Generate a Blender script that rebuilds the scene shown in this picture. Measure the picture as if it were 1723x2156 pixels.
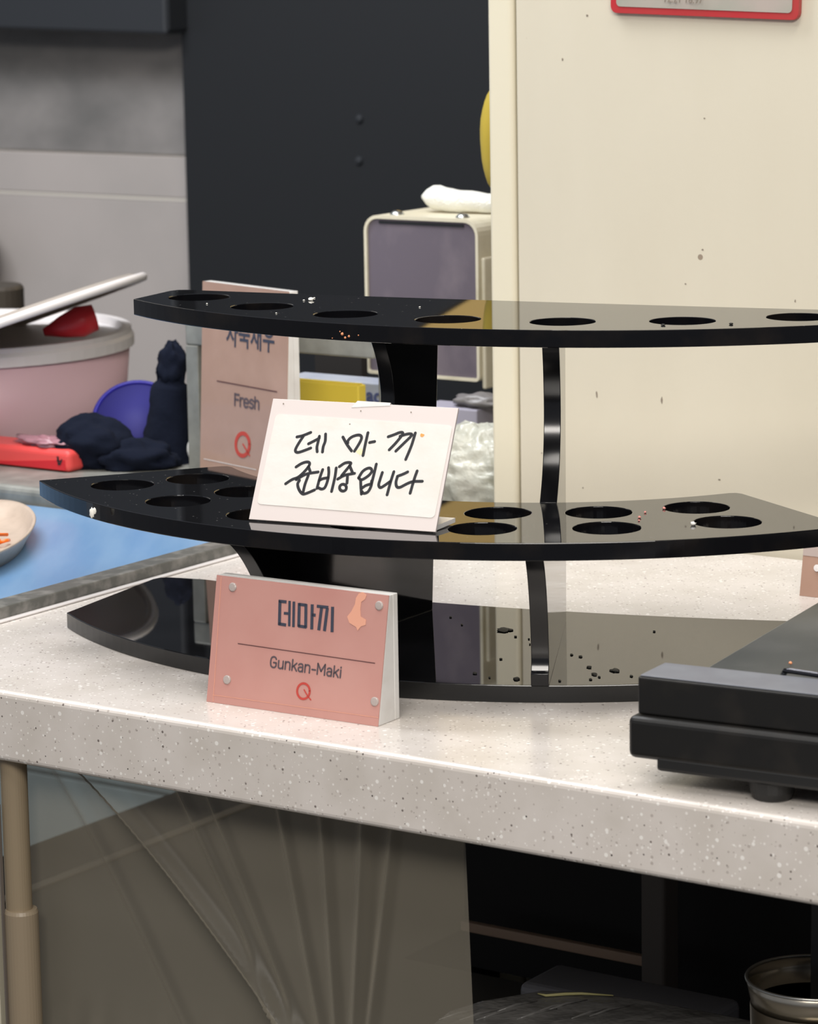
import bpy, bmesh, math, random
from mathutils import Vector, Matrix, noise
random.seed(7)
S = bpy.context.scene
for o in list(bpy.data.objects): bpy.data.objects.remove(o)

# ------------------------------------------------------------------ camera
# working units are millimetres, camera above the origin, worktop at z = 0; W() converts to metres (worktop 0.85 m above the floor)
FPX, PITCH, ROLL, CAMH = 6634.7, 0.18352, -0.01674, 426.7
IW, IH = 1723, 2156
def W(p): return Vector((p[0]/1000, p[1]/1000, p[2]/1000+.85))
cp, sp, cr, sr = math.cos(PITCH), math.sin(PITCH), math.cos(ROLL), math.sin(ROLL)
FWD = Vector((0, cp, -sp)); UP0 = Vector((0, sp, cp)); RT0 = Vector((1, 0, 0))
RT = cr*RT0+sr*UP0; UPV = -sr*RT0+cr*UP0
cam = bpy.data.cameras.new('camera'); co = bpy.data.objects.new('camera', cam); S.collection.objects.link(co)
cam.sensor_fit = 'HORIZONTAL'; cam.sensor_width = 36; cam.lens = FPX*36/IW
co.matrix_world = Matrix(((RT.x, UPV.x, -FWD.x, 0), (RT.y, UPV.y, -FWD.y, 0), (RT.z, UPV.z, -FWD.z, W((0, 0, CAMH)).z), (0, 0, 0, 1)))
cam.clip_start = .05; cam.dof.use_dof = True; cam.dof.focus_distance = 1.85; cam.dof.aperture_fstop = cam.lens/5.5
S.camera = co
# ------------------------------------------------------------------ world, lamps, exposure
w = bpy.data.worlds.new('world'); S.world = w; w.use_nodes = True
w.node_tree.nodes['Background'].inputs[0].default_value = (.86, .9, 1, 1)
w.node_tree.nodes['Background'].inputs[1].default_value = .27
def area(name, loc, target, sx, sy, power, col):
    l = bpy.data.lights.new(name, 'AREA'); l.shape = 'RECTANGLE'; l.size = sx; l.size_y = sy; l.energy = power; l.color = col
    o = bpy.data.objects.new(name, l); S.collection.objects.link(o); o.location = W(loc)
    o.rotation_euler = (W(target)-W(loc)).to_track_quat('-Z', 'Y').to_euler(); return o
area('ceiling_lamp', (250, 1500, 1600), (150, 1700, 0), 1.2, .35, 13.5, (1, .95, .88))
area('ceiling_lamp', (-700, 1150, 1650), (-100, 2000, 0), 1.2, .3, 9, (1, .97, .93))
area('ceiling_lamp', (-700, 2350, 1500), (-450, 3300, 0), 1.2, .5, 34, (.95, .97, 1))
area('ceiling_lamp', (50, -400, 1350), (150, 1800, 0), 1.6, .4, 50, (1, .95, .88))
S.view_settings.view_transform = 'Standard'; S.view_settings.look = 'None'; S.view_settings.gamma = 1
S.view_settings.use_curve_mapping = False; S.view_settings.exposure = -0.12

# ------------------------------------------------------------------ helpers
def ray(px, py): return (FWD + RT*((px-IW/2)/FPX) - UPV*((py-IH/2)/FPX))
CAM = Vector((0, 0, CAMH))
def atz(px, py, z):
    d = ray(px, py); return CAM + d*((z-CAMH)/d.z)
def atplane(px, py, p0, n):
    d = ray(px, py); return CAM + d*((Vector(p0)-CAM).dot(n)/d.dot(n))
def aty(px, py, y):
    d = ray(px, py); return CAM + d*(y/d.y)
# counter frame: u along its front edge, n away from it
CA = math.radians(-34.6); U = Vector((math.cos(CA), math.sin(CA), 0)); NN = Vector((-math.sin(CA), math.cos(CA), 0)); O0 = Vector((32, 1573, 0))
def un(u, n, z): return O0+U*u+NN*n+Vector((0, 0, z))
def atn(px, py, n): return atplane(px, py, O0+NN*n, NN)
def toun(p): d = Vector(p)-O0; return d.dot(U), d.dot(NN)

def mat(name, col, rough=.5, metal=0, ior=1.5, spec=.5, noise_=None, bump=None, coat=0, trans=0, emit=None, aniso=None):
    m = bpy.data.materials.new(name); m.use_nodes = True; nt = m.node_tree; b = nt.nodes['Principled BSDF']
    b.inputs['Base Color'].default_value = (*col, 1); b.inputs['Roughness'].default_value = rough; b.inputs['Metallic'].default_value = metal
    b.inputs['IOR'].default_value = ior; b.inputs['Specular IOR Level'].default_value = spec; b.inputs['Coat Weight'].default_value = coat
    b.inputs['Transmission Weight'].default_value = trans
    tc = nt.nodes.new('ShaderNodeTexCoord')
    if noise_:
        sc, c2, lo, hi = noise_[:4]; st = noise_[4] if len(noise_) > 4 else (1, 1, 1)
        mp = nt.nodes.new('ShaderNodeMapping'); mp.inputs['Scale'].default_value = st; nt.links.new(tc.outputs['Object'], mp.inputs[0])
        n = nt.nodes.new('ShaderNodeTexNoise'); n.inputs['Scale'].default_value = sc; n.inputs['Detail'].default_value = 5; nt.links.new(mp.outputs[0], n.inputs[0])
        r = nt.nodes.new('ShaderNodeValToRGB'); r.color_ramp.elements[0].position = lo; r.color_ramp.elements[1].position = hi
        r.color_ramp.elements[0].color = (*col, 1); r.color_ramp.elements[1].color = (*c2, 1)
        nt.links.new(n.outputs[0], r.inputs[0]); nt.links.new(r.outputs[0], b.inputs['Base Color'])
    if bump:
        n2 = nt.nodes.new('ShaderNodeTexNoise'); n2.inputs['Scale'].default_value = bump[0]; n2.inputs['Detail'].default_value = 4; nt.links.new(tc.outputs['Object'], n2.inputs[0])
        bp = nt.nodes.new('ShaderNodeBump'); bp.inputs['Strength'].default_value = bump[1]; bp.inputs['Distance'].default_value = bump[2]
        nt.links.new(n2.outputs[0], bp.inputs['Height']); nt.links.new(bp.outputs[0], b.inputs['Normal'])
    return m
def speckle(m, layers):
    """scatter voronoi chips of given colours over the base colour: (scale, size, share, colour)"""
    nt = m.node_tree; b = nt.nodes['Principled BSDF']; tc = nt.nodes.new('ShaderNodeTexCoord')
    l = b.inputs['Base Color'].links; prev = l[0].from_socket if l else None
    for sc, size, share, col in layers:
        v = nt.nodes.new('ShaderNodeTexVoronoi'); v.inputs['Scale'].default_value = sc; nt.links.new(tc.outputs['Object'], v.inputs['Vector'])
        sx = nt.nodes.new('ShaderNodeSeparateColor'); nt.links.new(v.outputs['Color'], sx.inputs[0])
        k = nt.nodes.new('ShaderNodeMath'); k.operation = 'MULTIPLY'; k.inputs[1].default_value = size; nt.links.new(sx.outputs[1], k.inputs[0])
        a = nt.nodes.new('ShaderNodeMath'); a.operation = 'LESS_THAN'; nt.links.new(v.outputs['Distance'], a.inputs[0]); nt.links.new(k.outputs[0], a.inputs[1])
        c = nt.nodes.new('ShaderNodeMath'); c.operation = 'LESS_THAN'; nt.links.new(sx.outputs[0], c.inputs[0]); c.inputs[1].default_value = share
        d = nt.nodes.new('ShaderNodeMath'); d.operation = 'MULTIPLY'; nt.links.new(a.outputs[0], d.inputs[0]); nt.links.new(c.outputs[0], d.inputs[1])
        mx = nt.nodes.new('ShaderNodeMix'); mx.data_type = 'RGBA'; nt.links.new(d.outputs[0], mx.inputs['Factor'])
        if prev: nt.links.new(prev, mx.inputs['A'])
        else: mx.inputs['A'].default_value = b.inputs['Base Color'].default_value
        mx.inputs['B'].default_value = (*col, 1); prev = mx.outputs['Result']
    nt.links.new(prev, b.inputs['Base Color'])

def meshobj(name, verts, faces, m, parent=None, origin=None, smooth=False, bevel=0, seg=2, solid=0, sub=0, kind=None):
    """verts in mm; the object's origin goes to `origin` (mm) or, when parented, stays at the parent's"""
    base = Vector(parent['o']) if parent is not None else Vector(origin if origin is not None else verts[0])
    me = bpy.data.meshes.new(name); me.from_pydata([((Vector(v)-base)/1000)[:] for v in verts], [], faces); me.validate()
    bm = bmesh.new(); bm.from_mesh(me); bmesh.ops.recalc_face_normals(bm, faces=bm.faces); bm.to_mesh(me); bm.free()
    if smooth:
        for p in me.polygons: p.use_smooth = True
    o = bpy.data.objects.new(name, me); S.collection.objects.link(o); me.materials.append(m)
    if parent is not None: o.parent = parent
    else: o.location = W(base)
    o['o'] = list(base)
    if solid:
        s = o.modifiers.new('solid', 'SOLIDIFY'); s.thickness = solid/1000; s.offset = 0
    if bevel:
        b = o.modifiers.new('bevel', 'BEVEL'); b.width = bevel/1000; b.segments = seg; b.limit_method = 'ANGLE'; b.angle_limit = .6
    if sub:
        s = o.modifiers.new('sub', 'SUBSURF'); s.levels = sub; s.render_levels = sub
    if kind: o['kind'] = kind
    return o
def thing(name, origin, label, cat, group=None):
    o = bpy.data.objects.new(name, None); S.collection.objects.link(o); o.location = W(origin); o['o'] = list(origin); o.empty_display_size = .02
    tag(o, label, cat, group); return o
def tag(o, label, cat, group=None):
    o['label'] = label; o['category'] = cat
    if group: o['group'] = group
    return o
def hexa(lo, hi):
    """prism between two matching loops of points"""
    n = len(lo); v = list(lo)+list(hi); f = [tuple(range(n-1, -1, -1)), tuple(range(n, 2*n))]
    for i in range(n): j = (i+1) % n; f.append((i, j, j+n, i+n))
    return v, f
def ubox(u0, u1, n0, n1, z0, z1):
    lo = [un(u0, n0, z0), un(u1, n0, z0), un(u1, n1, z0), un(u0, n1, z0)]; hi = [p+Vector((0, 0, z1-z0)) for p in lo]
    return hexa(lo, hi)
def obox(c, ax, ay, az, sx, sy, sz):
    lo = [c+ax*(a*sx/2)+ay*(b*sy/2)-az*(sz/2) for a, b in ((-1, -1), (1, -1), (1, 1), (-1, 1))]; return hexa(lo, [p+az*sz for p in lo])
def join(*vf):
    V, F = [], []
    for v, f in vf:
        k = len(V); V += list(v); F += [tuple(i+k for i in q) for q in f]
    return V, F
def tube(path, r, n=10, closed=False):
    path = [Vector(p) for p in path]; V, F = [], []; m = len(path)
    rr = r if isinstance(r, (list, tuple)) else [r]*m; prev = None
    for i, p in enumerate(path):
        t = (path[(i+1) % m]-path[i-1]) if closed else (path[min(i+1, m-1)]-path[max(i-1, 0)]); t.normalize()
        a = prev - t*prev.dot(t) if prev else t.orthogonal()
        a.normalize(); prev = a; b = t.cross(a)
        for k in range(n):
            th = 2*math.pi*k/n; V.append(p+(a*math.cos(th)+b*math.sin(th))*rr[i])
    for i in range(m if closed else m-1):
        j = (i+1) % m
        for k in range(n): F.append((i*n+k, i*n+(k+1) % n, j*n+(k+1) % n, j*n+k))
    if not closed: F += [tuple(range(n-1, -1, -1)), tuple(range((m-1)*n, m*n))]
    return V, F
def lathe(c, prof, n=48, sx=1, sy=1, axis=None, ax=None):
    """prof: list of (r, h)"""
    az = Vector(axis or (0, 0, 1)).normalized(); axx = Vector(ax).normalized() if ax else az.orthogonal().normalized(); ayy = az.cross(axx); V, F = [], []
    for r, h in prof:
        for k in range(n):
            t = 2*math.pi*k/n; V.append(Vector(c)+az*h+(axx*math.cos(t)*sx+ayy*math.sin(t)*sy)*r)
    for i in range(len(prof)-1):
        for k in range(n): F.append((i*n+k, i*n+(k+1) % n, (i+1)*n+(k+1) % n, (i+1)*n+k))
    if prof[0][0] > 1e-6: F.append(tuple(range(n)))
    if prof[-1][0] > 1e-6: F.append(tuple(range((len(prof)-1)*n, len(prof)*n)))
    return V, F
def ribbon(path, wd, plane_n, h=.15, n=None):
    """flat marker stroke lying on a plane, smooth through its points, round ends"""
    P = [Vector(p) for p in path]; Q = []
    if len(P) > 2:
        E = [P[0]*2-P[1]]+P+[P[-1]*2-P[-2]]
        for i in range(1, len(E)-2):
            for k in range(5):
                t = k/5; a, b, c, d = E[i-1], E[i], E[i+1], E[i+2]
                Q.append(.5*((2*b)+(c-a)*t+(2*a-5*b+4*c-d)*t*t+(3*b-a-3*c+d)*t**3))
        Q.append(P[-1])
    else: Q = [P[0], P[0].lerp(P[1], .5), P[1]]
    N = plane_n.normalized(); V, F = [], []
    L = []
    d0 = (Q[0]-Q[1]).normalized(); d1 = (Q[-1]-Q[-2]).normalized()
    pts = [(Q[0]+d0*wd*.45, .25), (Q[0]+d0*wd*.25, .8)]+[(q, 1) for q in Q]+[(Q[-1]+d1*wd*.25, .8), (Q[-1]+d1*wd*.45, .25)]
    for i, (q, s) in enumerate(pts):
        t = (pts[min(i+1, len(pts)-1)][0]-pts[max(i-1, 0)][0]).normalized(); sd = t.cross(N).normalized()
        V += [q+sd*wd/2*s, q-sd*wd/2*s, q+sd*wd/2*s+N*h, q-sd*wd/2*s+N*h]
    for i in range(len(pts)-1):
        a = i*4; b = a+4
        F += [(a+2, a+3, b+3, b+2), (a, a+2, b+2, b), (a+1, b+1, b+3, a+3)]
    return V, F
def text_mesh(name, txt, origin, xdir, ydir, size, m, parent, sx=1, align='LEFT', extr=.1, offset=0, bold=0):
    cu = bpy.data.curves.new(name, 'FONT'); cu.body = txt; cu.size = size; cu.align_x = align; cu.extrude = extr; cu.offset = bold; cu.space_character = 1.02
    t = bpy.data.objects.new(name, cu); S.collection.objects.link(t); dg = bpy.context.evaluated_depsgraph_get(); dg.update()
    me = bpy.data.meshes.new_from_object(t.evaluated_get(dg)); bpy.data.objects.remove(t)
    x = Vector(xdir).normalized(); y = Vector(ydir).normalized(); z = x.cross(y)
    base = Vector(parent['o'])
    for v in me.vertices:
        p = Vector(origin)+x*v.co.x*sx+y*v.co.y+z*(v.co.z+offset); v.co = (p-base)/1000
    me.materials.clear(); me.materials.append(m)
    o = bpy.data.objects.new(name, me); S.collection.objects.link(o); o.parent = parent; return o
def blob(c, r, seed=0, amp=.2, freq=2.0, n=16, az=Vector((0, 0, 1)), ax=Vector((1, 0, 0)), flat=None):
    """lumpy ellipsoid; r = three radii; verts below c.z+flat are pressed flat"""
    ay = az.cross(ax); V, F = [], []
    for i in range(n+1):
        th = math.pi*i/n
        for k in range(2*n):
            ph = math.pi*k/n; d = Vector((math.sin(th)*math.cos(ph), math.sin(th)*math.sin(ph), math.cos(th)))
            s = 1+amp*noise.noise(d*freq+Vector((seed*3.1, seed, 0)))+amp*.4*noise.noise(d*freq*3+Vector((seed, 5, 1)))
            p = Vector(c)+(ax*d.x*r[0]+ay*d.y*r[1]+az*d.z*r[2])*s
            if flat is not None and p.z < flat: p.z = flat
            V.append(p)
    for i in range(n):
        for k in range(2*n): F.append((i*2*n+k, i*2*n+(k+1) % (2*n), (i+1)*2*n+(k+1) % (2*n), (i+1)*2*n+k))
    return V, F

# ------------------------------------------------------------------ materials
M = {}
M['acrylic'] = mat('black_acrylic', (.006, .006, .007), .07, ior=1.49)
M['acrylic_top'] = mat('black_acrylic_dusty', (.006, .006, .007), .02, ior=1.7)
M['acrylic_base'] = mat('black_acrylic_base', (.006, .006, .007), .02, ior=1.66)
speckle(M['acrylic_top'], [(420, .26, .10, (.13, .125, .12)), (180, .1, .03, (.25, .24, .23))])
M['acrylic_edge'] = mat('black_acrylic_edge', (.004, .004, .005), .1, ior=1.45, spec=.3, noise_=(30, (.014, .011, .009), .5, .8))
M['base_edge'] = mat('base_plate_edge', (.012, .012, .012), .2, ior=1.49)
M['fin_edge'] = mat('fin_edge', (.005, .005, .006), .17, ior=1.49)
M['stone'] = mat('solid_surface', (.60, .552, .505), .2, noise_=(30, (.67, .62, .58), .35, .65))
speckle(M['stone'], [(420, .38, .34, (.47, .42, .385)), (250, .32, .36, (.84, .81, .77)), (480, .40, .3, (.8, .76, .72)), (340, .26, .20, (.20, .17, .155)), (240, .155, .13, (.07, .06, .055))])
M['cream'] = mat('cream_enamel', (.64, .59, .475), .35, noise_=(9, (.61, .56, .445), .4, .7, (1, 1, .35)))
speckle(M['cream'], [(22, .05, .35, (.3, .24, .18)), (38, .035, .3, (.42, .34, .26))])
M['cream_trim'] = mat('cream_trim', (.72, .665, .515), .3)
M['cream_paint'] = mat('cream_paint', (.72, .67, .52), .35, noise_=(40, (.6, .55, .4), .5, .75))
M['groove'] = mat('groove', (.32, .26, .19), .7)
M['blackwall'] = mat('black_wall', (.0095, .011, .0135), .6)
M['steelwall'] = mat('blotched_steel_wall', (.155, .15, .145), .45, noise_=(7, (.30, .28, .27), .35, .75, (1, 1, 1.5)))
M['lowtile'] = mat('blue_grey_wall_tile', (.30, .35, .35), .4)
M['tile'] = mat('grey_tile', (.45, .41, .39), .35, noise_=(3, (.33, .31, .295), .4, .7))
M['grout'] = mat('grout', (.62, .58, .52), .6)
M['hood'] = mat('charcoal_metal', (.024, .027, .032), .5)
M['steel'] = mat('stainless_steel', (.50, .50, .48), .32, metal=1, noise_=(12, (.38, .38, .36), .3, .7, (1, 1, 8)))
M['steel_flat'] = mat('dull_steel', (.32, .32, .29), .45, metal=.3, noise_=(60, (.2, .2, .18), .3, .75))
M['blue'] = mat('blue_film', (.14, .275, .48), .25, noise_=(6, (.20, .34, .53), .35, .7, (6, 1, 1)))
M['edge_steel'] = mat('worn_steel_edge', (.12, .12, .11), .4, metal=.2, noise_=(90, (.28, .27, .25), .45, .75))
M['purple'] = mat('scratched_purple_grey_metal', (.17, .145, .175), .4, metal=.2, noise_=(26, (.29, .245, .27), .5, .85, (1, 1, .7)))
M['screw'] = mat('screw', (.6, .62, .6), .25, metal=1)
M['towel'] = mat('white_cotton', (.86, .85, .78), .9, bump=(500, .8, .002))
M['yellow'] = mat('yellow_rubber', (.50, .37, .05), .4)
M['mustard'] = mat('mustard_plastic', (.60, .40, .13), .5)
M['pinkcard'] = mat('pink_card', (.50, .24, .205), .22, coat=.5, noise_=(18, (.55, .29, .25), .35, .7))
M['pinkcard2'] = mat('rose_brown_card', (.39, .245, .185), .25, coat=.5, noise_=(25, (.45, .29, .225), .45, .75))
M['clear'] = mat('clear_acrylic', (.93, .91, .88), .15, ior=1.49, trans=.22, noise_=(50, (.80, .76, .72), .45, .8))
M['ink'] = mat('navy_ink', (.045, .05, .075), .5)
M['ink2'] = mat('faded_ink', (.10, .075, .085), .5)
M['inkline'] = mat('brown_ink', (.10, .04, .04), .5)
M['redink'] = mat('red_ink', (.50, .06, .045), .5)
M['marker'] = mat('black_marker', (.012, .012, .016), .45)
M['pin'] = mat('clear_pin', (.52, .45, .42), .15, trans=.2)
M['peel'] = mat('peeled_patch', (.74, .36, .25), .6)
M['card'] = mat('pinkish_card', (.66, .59, .565), .4)
M['sticker'] = mat('white_sticker', (.70, .675, .635), .5, noise_=(45, (.65, .62, .56), .45, .8), bump=(60, .25, .002))
M['stain'] = mat('food_stain', (.75, .32, .08), .5)
M['stain2'] = mat('yellow_stain', (.82, .66, .42), .6)
M['matteblack'] = mat('black_enamel', (.008, .0075, .007), .42, noise_=(40, (.02, .017, .014), .5, .8))
M['greytop'] = mat('grey_cast_top', (.17, .175, .20), .4, noise_=(50, (.20, .21, .235), .4, .7))
M['rubber'] = mat('black_rubber', (.01, .01, .01), .5)
M['chrome'] = mat('dark_chrome', (.10, .10, .11), .1, metal=1)
M['pinkplastic'] = mat('pink_bucket_plastic', (.74, .50, .54), .4)
M['lidplastic'] = mat('translucent_lid', (.42, .37, .325), .35, trans=.15)
M['rimplastic'] = mat('milky_rim', (.74, .70, .69), .35)
M['red'] = mat('red_plastic', (.60, .02, .03), .4)
M['redlight'] = mat('coral_red_plastic', (.78, .08, .075), .4)
M['navy'] = mat('navy_cloth', (.0065, .009, .019), 1.0, spec=.15, bump=(120, .4, .002))
M['bluebowl'] = mat('blue_plastic', (.025, .02, .30), .35, spec=.3)
M['bluebowl_in'] = mat('blue_plastic_mesh', (.036, .034, .19), .6, spec=.2)
M['beige'] = mat('beige_plastic', (.50, .40, .32), .5, noise_=(120, (.43, .34, .27), .45, .75))
M['orange'] = mat('orange_roe', (.85, .16, .01), .3)
M['bagclear'] = mat('milky_plastic_bag', (.56, .555, .48), .22, bump=(60, .7, .006), noise_=(30, (.44, .45, .39), .4, .7))
M['printbag'] = mat('white_blue_package', (.50, .53, .60), .35, noise_=(25, (.36, .40, .50), .4, .7))
M['yellowbox'] = mat('yellow_carton', (.95, .72, .08), .5)
M['lavender'] = mat('lavender_carton', (.36, .345, .42), .5)
M['blueink'] = mat('blue_ink', (.07, .09, .22), .5)
M['wrap'] = mat('grey_wrap', (.20, .19, .19), .35)
M['white'] = mat('white_enamel', (.75, .74, .70), .4)
M['darkvoid'] = mat('shaded_void', (.012, .010, .009), .7)  # near-black: shade under the worktop and riser put into the colour
M['undertile'] = mat('dark_taupe', (.105, .095, .075), .6, noise_=(5, (.125, .115, .09), .4, .7))
M['underline'] = mat('taupe_edge', (.60, .52, .40), .5)
M['bluegrey'] = mat('blue_grey_panel', (.55, .62, .62), .4)
M['leg'] = mat('brown_leg', (.30, .235, .155), .35, metal=.2)
M['sleeve'] = mat('tan_sleeve', (.26, .205, .14), .4)
M['rail'] = mat('brown_rail', (.5, .34, .24), .5)
M['graypost'] = mat('dark_grey_post', (.13, .11, .095), .5)
M['blackbag'] = mat('black_bin_bag', (.15, .145, .14), .27, bump=(22, 1.0, .012))
M['straw'] = mat('pale_sprout', (.55, .50, .22), .5)
M['cup'] = mat('stainless_cup', (.58, .53, .44), .25, metal=1, noise_=(14, (.25, .22, .17), .4, .7, (1, 1, .3)))
M['rice'] = mat('rice', (.85, .83, .76), .5)
M['roe'] = mat('orange_crumb', (.75, .30, .14), .4)
M['pinkcrumb'] = mat('pink_crumb', (.72, .30, .26), .5)
M['seaweed'] = mat('seaweed', (.012, .011, .008), .6)
M['plaque_red'] = mat('red_plaque', (.48, .015, .03), .4, noise_=(12, (.40, .05, .045), .35, .7))
M['plaque_in'] = mat('grey_green_plaque', (.30, .33, .27), .35, noise_=(14, (.42, .36, .32), .42, .65))
M['floor'] = mat('floor_tile', (.10, .09, .075), .5)
M['ceil'] = mat('ceiling', (.55, .54, .52), .8)
M['dust'] = mat('dust', (.35, .34, .32), .8)
# translucent plastic sheet: sees through, with a milky veil that thickens at grazing folds
def sheetmat():
    m = bpy.data.materials.new('plastic_sheet'); m.use_nodes = True; nt = m.node_tree; b = nt.nodes['Principled BSDF']; out = nt.nodes['Material Output']
    b.inputs['Base Color'].default_value = (.40, .36, .285, 1); b.inputs['Roughness'].default_value = .35
    tr = nt.nodes.new('ShaderNodeBsdfTransparent'); tr.inputs[0].default_value = (.92, .92, .90, 1)
    lw = nt.nodes.new('ShaderNodeLayerWeight'); lw.inputs[0].default_value = .35
    mr = nt.nodes.new('ShaderNodeMapRange'); mr.inputs['To Min'].default_value = .18; mr.inputs['To Max'].default_value = 1.0
    nt.links.new(lw.outputs['Facing'], mr.inputs['Value'])
    mx = nt.nodes.new('ShaderNodeMixShader'); nt.links.new(mr.outputs[0], mx.inputs[0]); nt.links.new(tr.outputs[0], mx.inputs[1]); nt.links.new(b.outputs[0], mx.inputs[2])
    nt.links.new(mx.outputs[0], out.inputs[0]); return m
M['sheet'] = sheetmat()

# ================================================================== setting
FL = -850
fc = W((0, 0, FL))
def st(name, vf, m, parent=None, **k):
    o = meshobj(name, *vf, m, parent=parent, **k)
    if parent is None: o['kind'] = 'structure'
    return o
st('floor', hexa([Vector((x, y, FL-30)) for x, y in ((-3500, -1500), (3500, -1500), (3500, 6500), (-3500, 6500))], [Vector((x, y, FL)) for x, y in ((-3500, -1500), (3500, -1500), (3500, 6500), (-3500, 6500))]), M['floor'])
# tiled rear wall (left) and the black wall in front of it
NW = 1560
pw = atn(397, 560, NW-40); uw = toun(pw)[0]
wall = st('wall_back', ubox(-2200, 1600, NW, NW+60, FL, 1500), M['grout'], origin=un(0, NW, FL))
# tiles of the rear wall that the photo shows: grout line at y ~ 412, step at y ~ 322
zg = atn(200, 412, NW).z; zs = atn(200, 322, NW).z
for i, (z0, z1, pr) in enumerate(((zg-360, zg-2, 6), (zg+2, zs-1, 6), (zs+1, zs+300, 3), (-600, zg-364, 6), (FL, -604, 6))):
    for k, (ua, ub) in enumerate(((uw-900, uw-452), (uw-448, uw+2))):
        st('tile', ubox(ua, ub, NW-pr, NW+4, z0, z1), M['steelwall'] if i == 2 else M['lowtile'] if i > 2 else M['tile'], parent=wall, bevel=1)
st('grout_line', ubox(uw-900, uw, NW-6.3, NW, zg-1.6, zg+1.6), M['grout'], parent=wall)
blackw = st('wall_black', ubox(uw, 1500, NW-40, NW-2, FL, 1500), M['blackwall'])
for px, py in ((758, 250), (757, 338)):
    p = atn(px, py, NW-40); meshobj('bolt', *lathe(p, [(5, 0), (4, 3), (0, 4)], 12, axis=-NN), M['hood'], parent=blackw)
st('wall_right_unseen', ubox(900, 960, 60, NW, FL, 1500), M['blackwall'])  # unseen dark wall, added so the stand's fins reflect black
# extractor hood at the upper left, hanging slightly out of level
ph = atn(350, 74, NW-75); uh, _ = toun(ph)
h = thing('extractor_hood', un(uh, NW-75, ph.z), 'charcoal metal hood hanging high over the grey tiled wall', 'hood')
v, f = ubox(uh-900, uh, NW-75, NW-8, ph.z, ph.z+420)
v = [q+Vector((0, 0, (uh-toun(q)[0])*.022)) for q in v]
meshobj('hood_body', v, f, M['hood'], parent=h, bevel=4)
v, f = ubox(uh, uh+3, NW-72, NW-8, ph.z+6, ph.z+420); meshobj('side_seam', v, f, M['blackwall'], parent=h)

# ------------------------------------------------------------------ worktop
UL = -449
UR = 760
top = st('worktop_base', hexa([un(UL, 45, -300+0), un(UR, 45, -300), un(UR, 560, -300), un(UL, 560, -300)], [un(UL, 45, -298), un(UR, 45, -298), un(UR, 560, -298), un(UL, 560, -298)]), M['darkvoid']) if False else None
ct = meshobj('worktop', *ubox(-1100, UR, 0, 566, -42, 0), M['stone'], bevel=3.5, seg=4, origin=un(0, 0, -42))
# cut the left part: the counter ends at the blue table edge for n > 60
ct.data.clear_geometry()
lo = [un(-1100, 0, -42), un(UR, 0, -42), un(UR, 566, -42), un(UL, 566, -42), un(UL, 22, -42), un(-1100, 22, -42)]
v, f = hexa(lo, [p+Vector((0, 0, 42)) for p in lo]); ob = Vector(ct['o'])
ct.data.from_pydata([((Vector(q)-ob)/1000)[:] for q in v], [], f)
tag(ct, 'long off-white speckled stone worktop under the black stand', 'worktop')
bm_ = bmesh.new(); bm_.from_mesh(ct.data); bmesh.ops.recalc_face_normals(bm_, faces=bm_.faces); bm_.to_mesh(ct.data); bm_.free()
ct.data.materials.append(M['stone']) if not ct.data.materials else None

# blue filmed steel table to the left, its raised dark edge against the worktop
bt = thing('work_table', un(UL-600, 200, FL), 'steel table with bright blue film left of the black stand', 'table')
meshobj('table_top', *ubox(UL-900, UL-20.2, 26, 428, -2, 8), M['blue'], parent=bt, bevel=1)
meshobj('edge_trim', *ubox(UL-20, UL-1, 26, 429, -40, 9), M['edge_steel'], parent=bt, bevel=1.2)
meshobj('sealant', *ubox(UL-1, UL+4, 26, 429, 0.05, 1.6), M['rimplastic'], parent=bt, bevel=.8)
meshobj('cabinet_body', *ubox(UL-890, UL-560, 160, 420, FL, -3), M['steel_flat'], parent=bt)
# steel ledge behind the blue film
ld = thing('back_ledge', un(UL-500, 800, FL), 'grey steel ledge with a bright rounded front behind the blue table', 'ledge')
meshobj('ledge_top', *ubox(UL-1000, UL-1, 432, 800, -10, 20), M['steel_flat'], parent=ld, bevel=6, seg=4)
for lu in (UL-985, UL-30): meshobj('leg', *ubox(lu, lu+20, 776, 796, FL, -10), M['steel_flat'], parent=ld)
BENCH_U = toun(atn(1028, 560, 566))[0]-8
bk = thing('back_bench', un(0, 800, FL), 'low steel bench behind the worktop carrying boxes and bags', 'bench')
meshobj('bench_top', *ubox(UL+2, BENCH_U, 570, 1240, -30, 0), M['steel_flat'], parent=bk, bevel=2)
meshobj('bench_body', *ubox(UL+20, BENCH_U-8, 1000, 1230, FL, -31), M['darkvoid'], parent=bk)

# ------------------------------------------------------------------ cream freezer
pf = atn(1028, 560, 566); uf = toun(pf)[0]
g = toun(atn(1084, 560, 566))[0]
UFR = -84
fz = thing('freezer', un(uf, 568, FL), 'tall cream enamelled cabinet filling the right background', 'cabinet')
# sits behind the worktop; door panel, corner trim and groove as parts
lo = [un(uf+2, 576, FL), un(uf+2, 1200, FL), un(UFR, 1200, FL), un(UFR, 576, FL)]
meshobj('cabinet_body', *hexa(lo, [p+Vector((0, 0, 1850)) for p in lo]), M['groove'], parent=fz)
meshobj('corner_trim', *ubox(uf, g-1.2, 568, 596, FL, 1000), M['cream_trim'], parent=fz, bevel=3.5, seg=4)
meshobj('door_panel', *ubox(g+.6, UFR, 569.5, 600, FL+5, 1000), M['cream'], parent=fz, bevel=1.5, seg=3)
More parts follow.
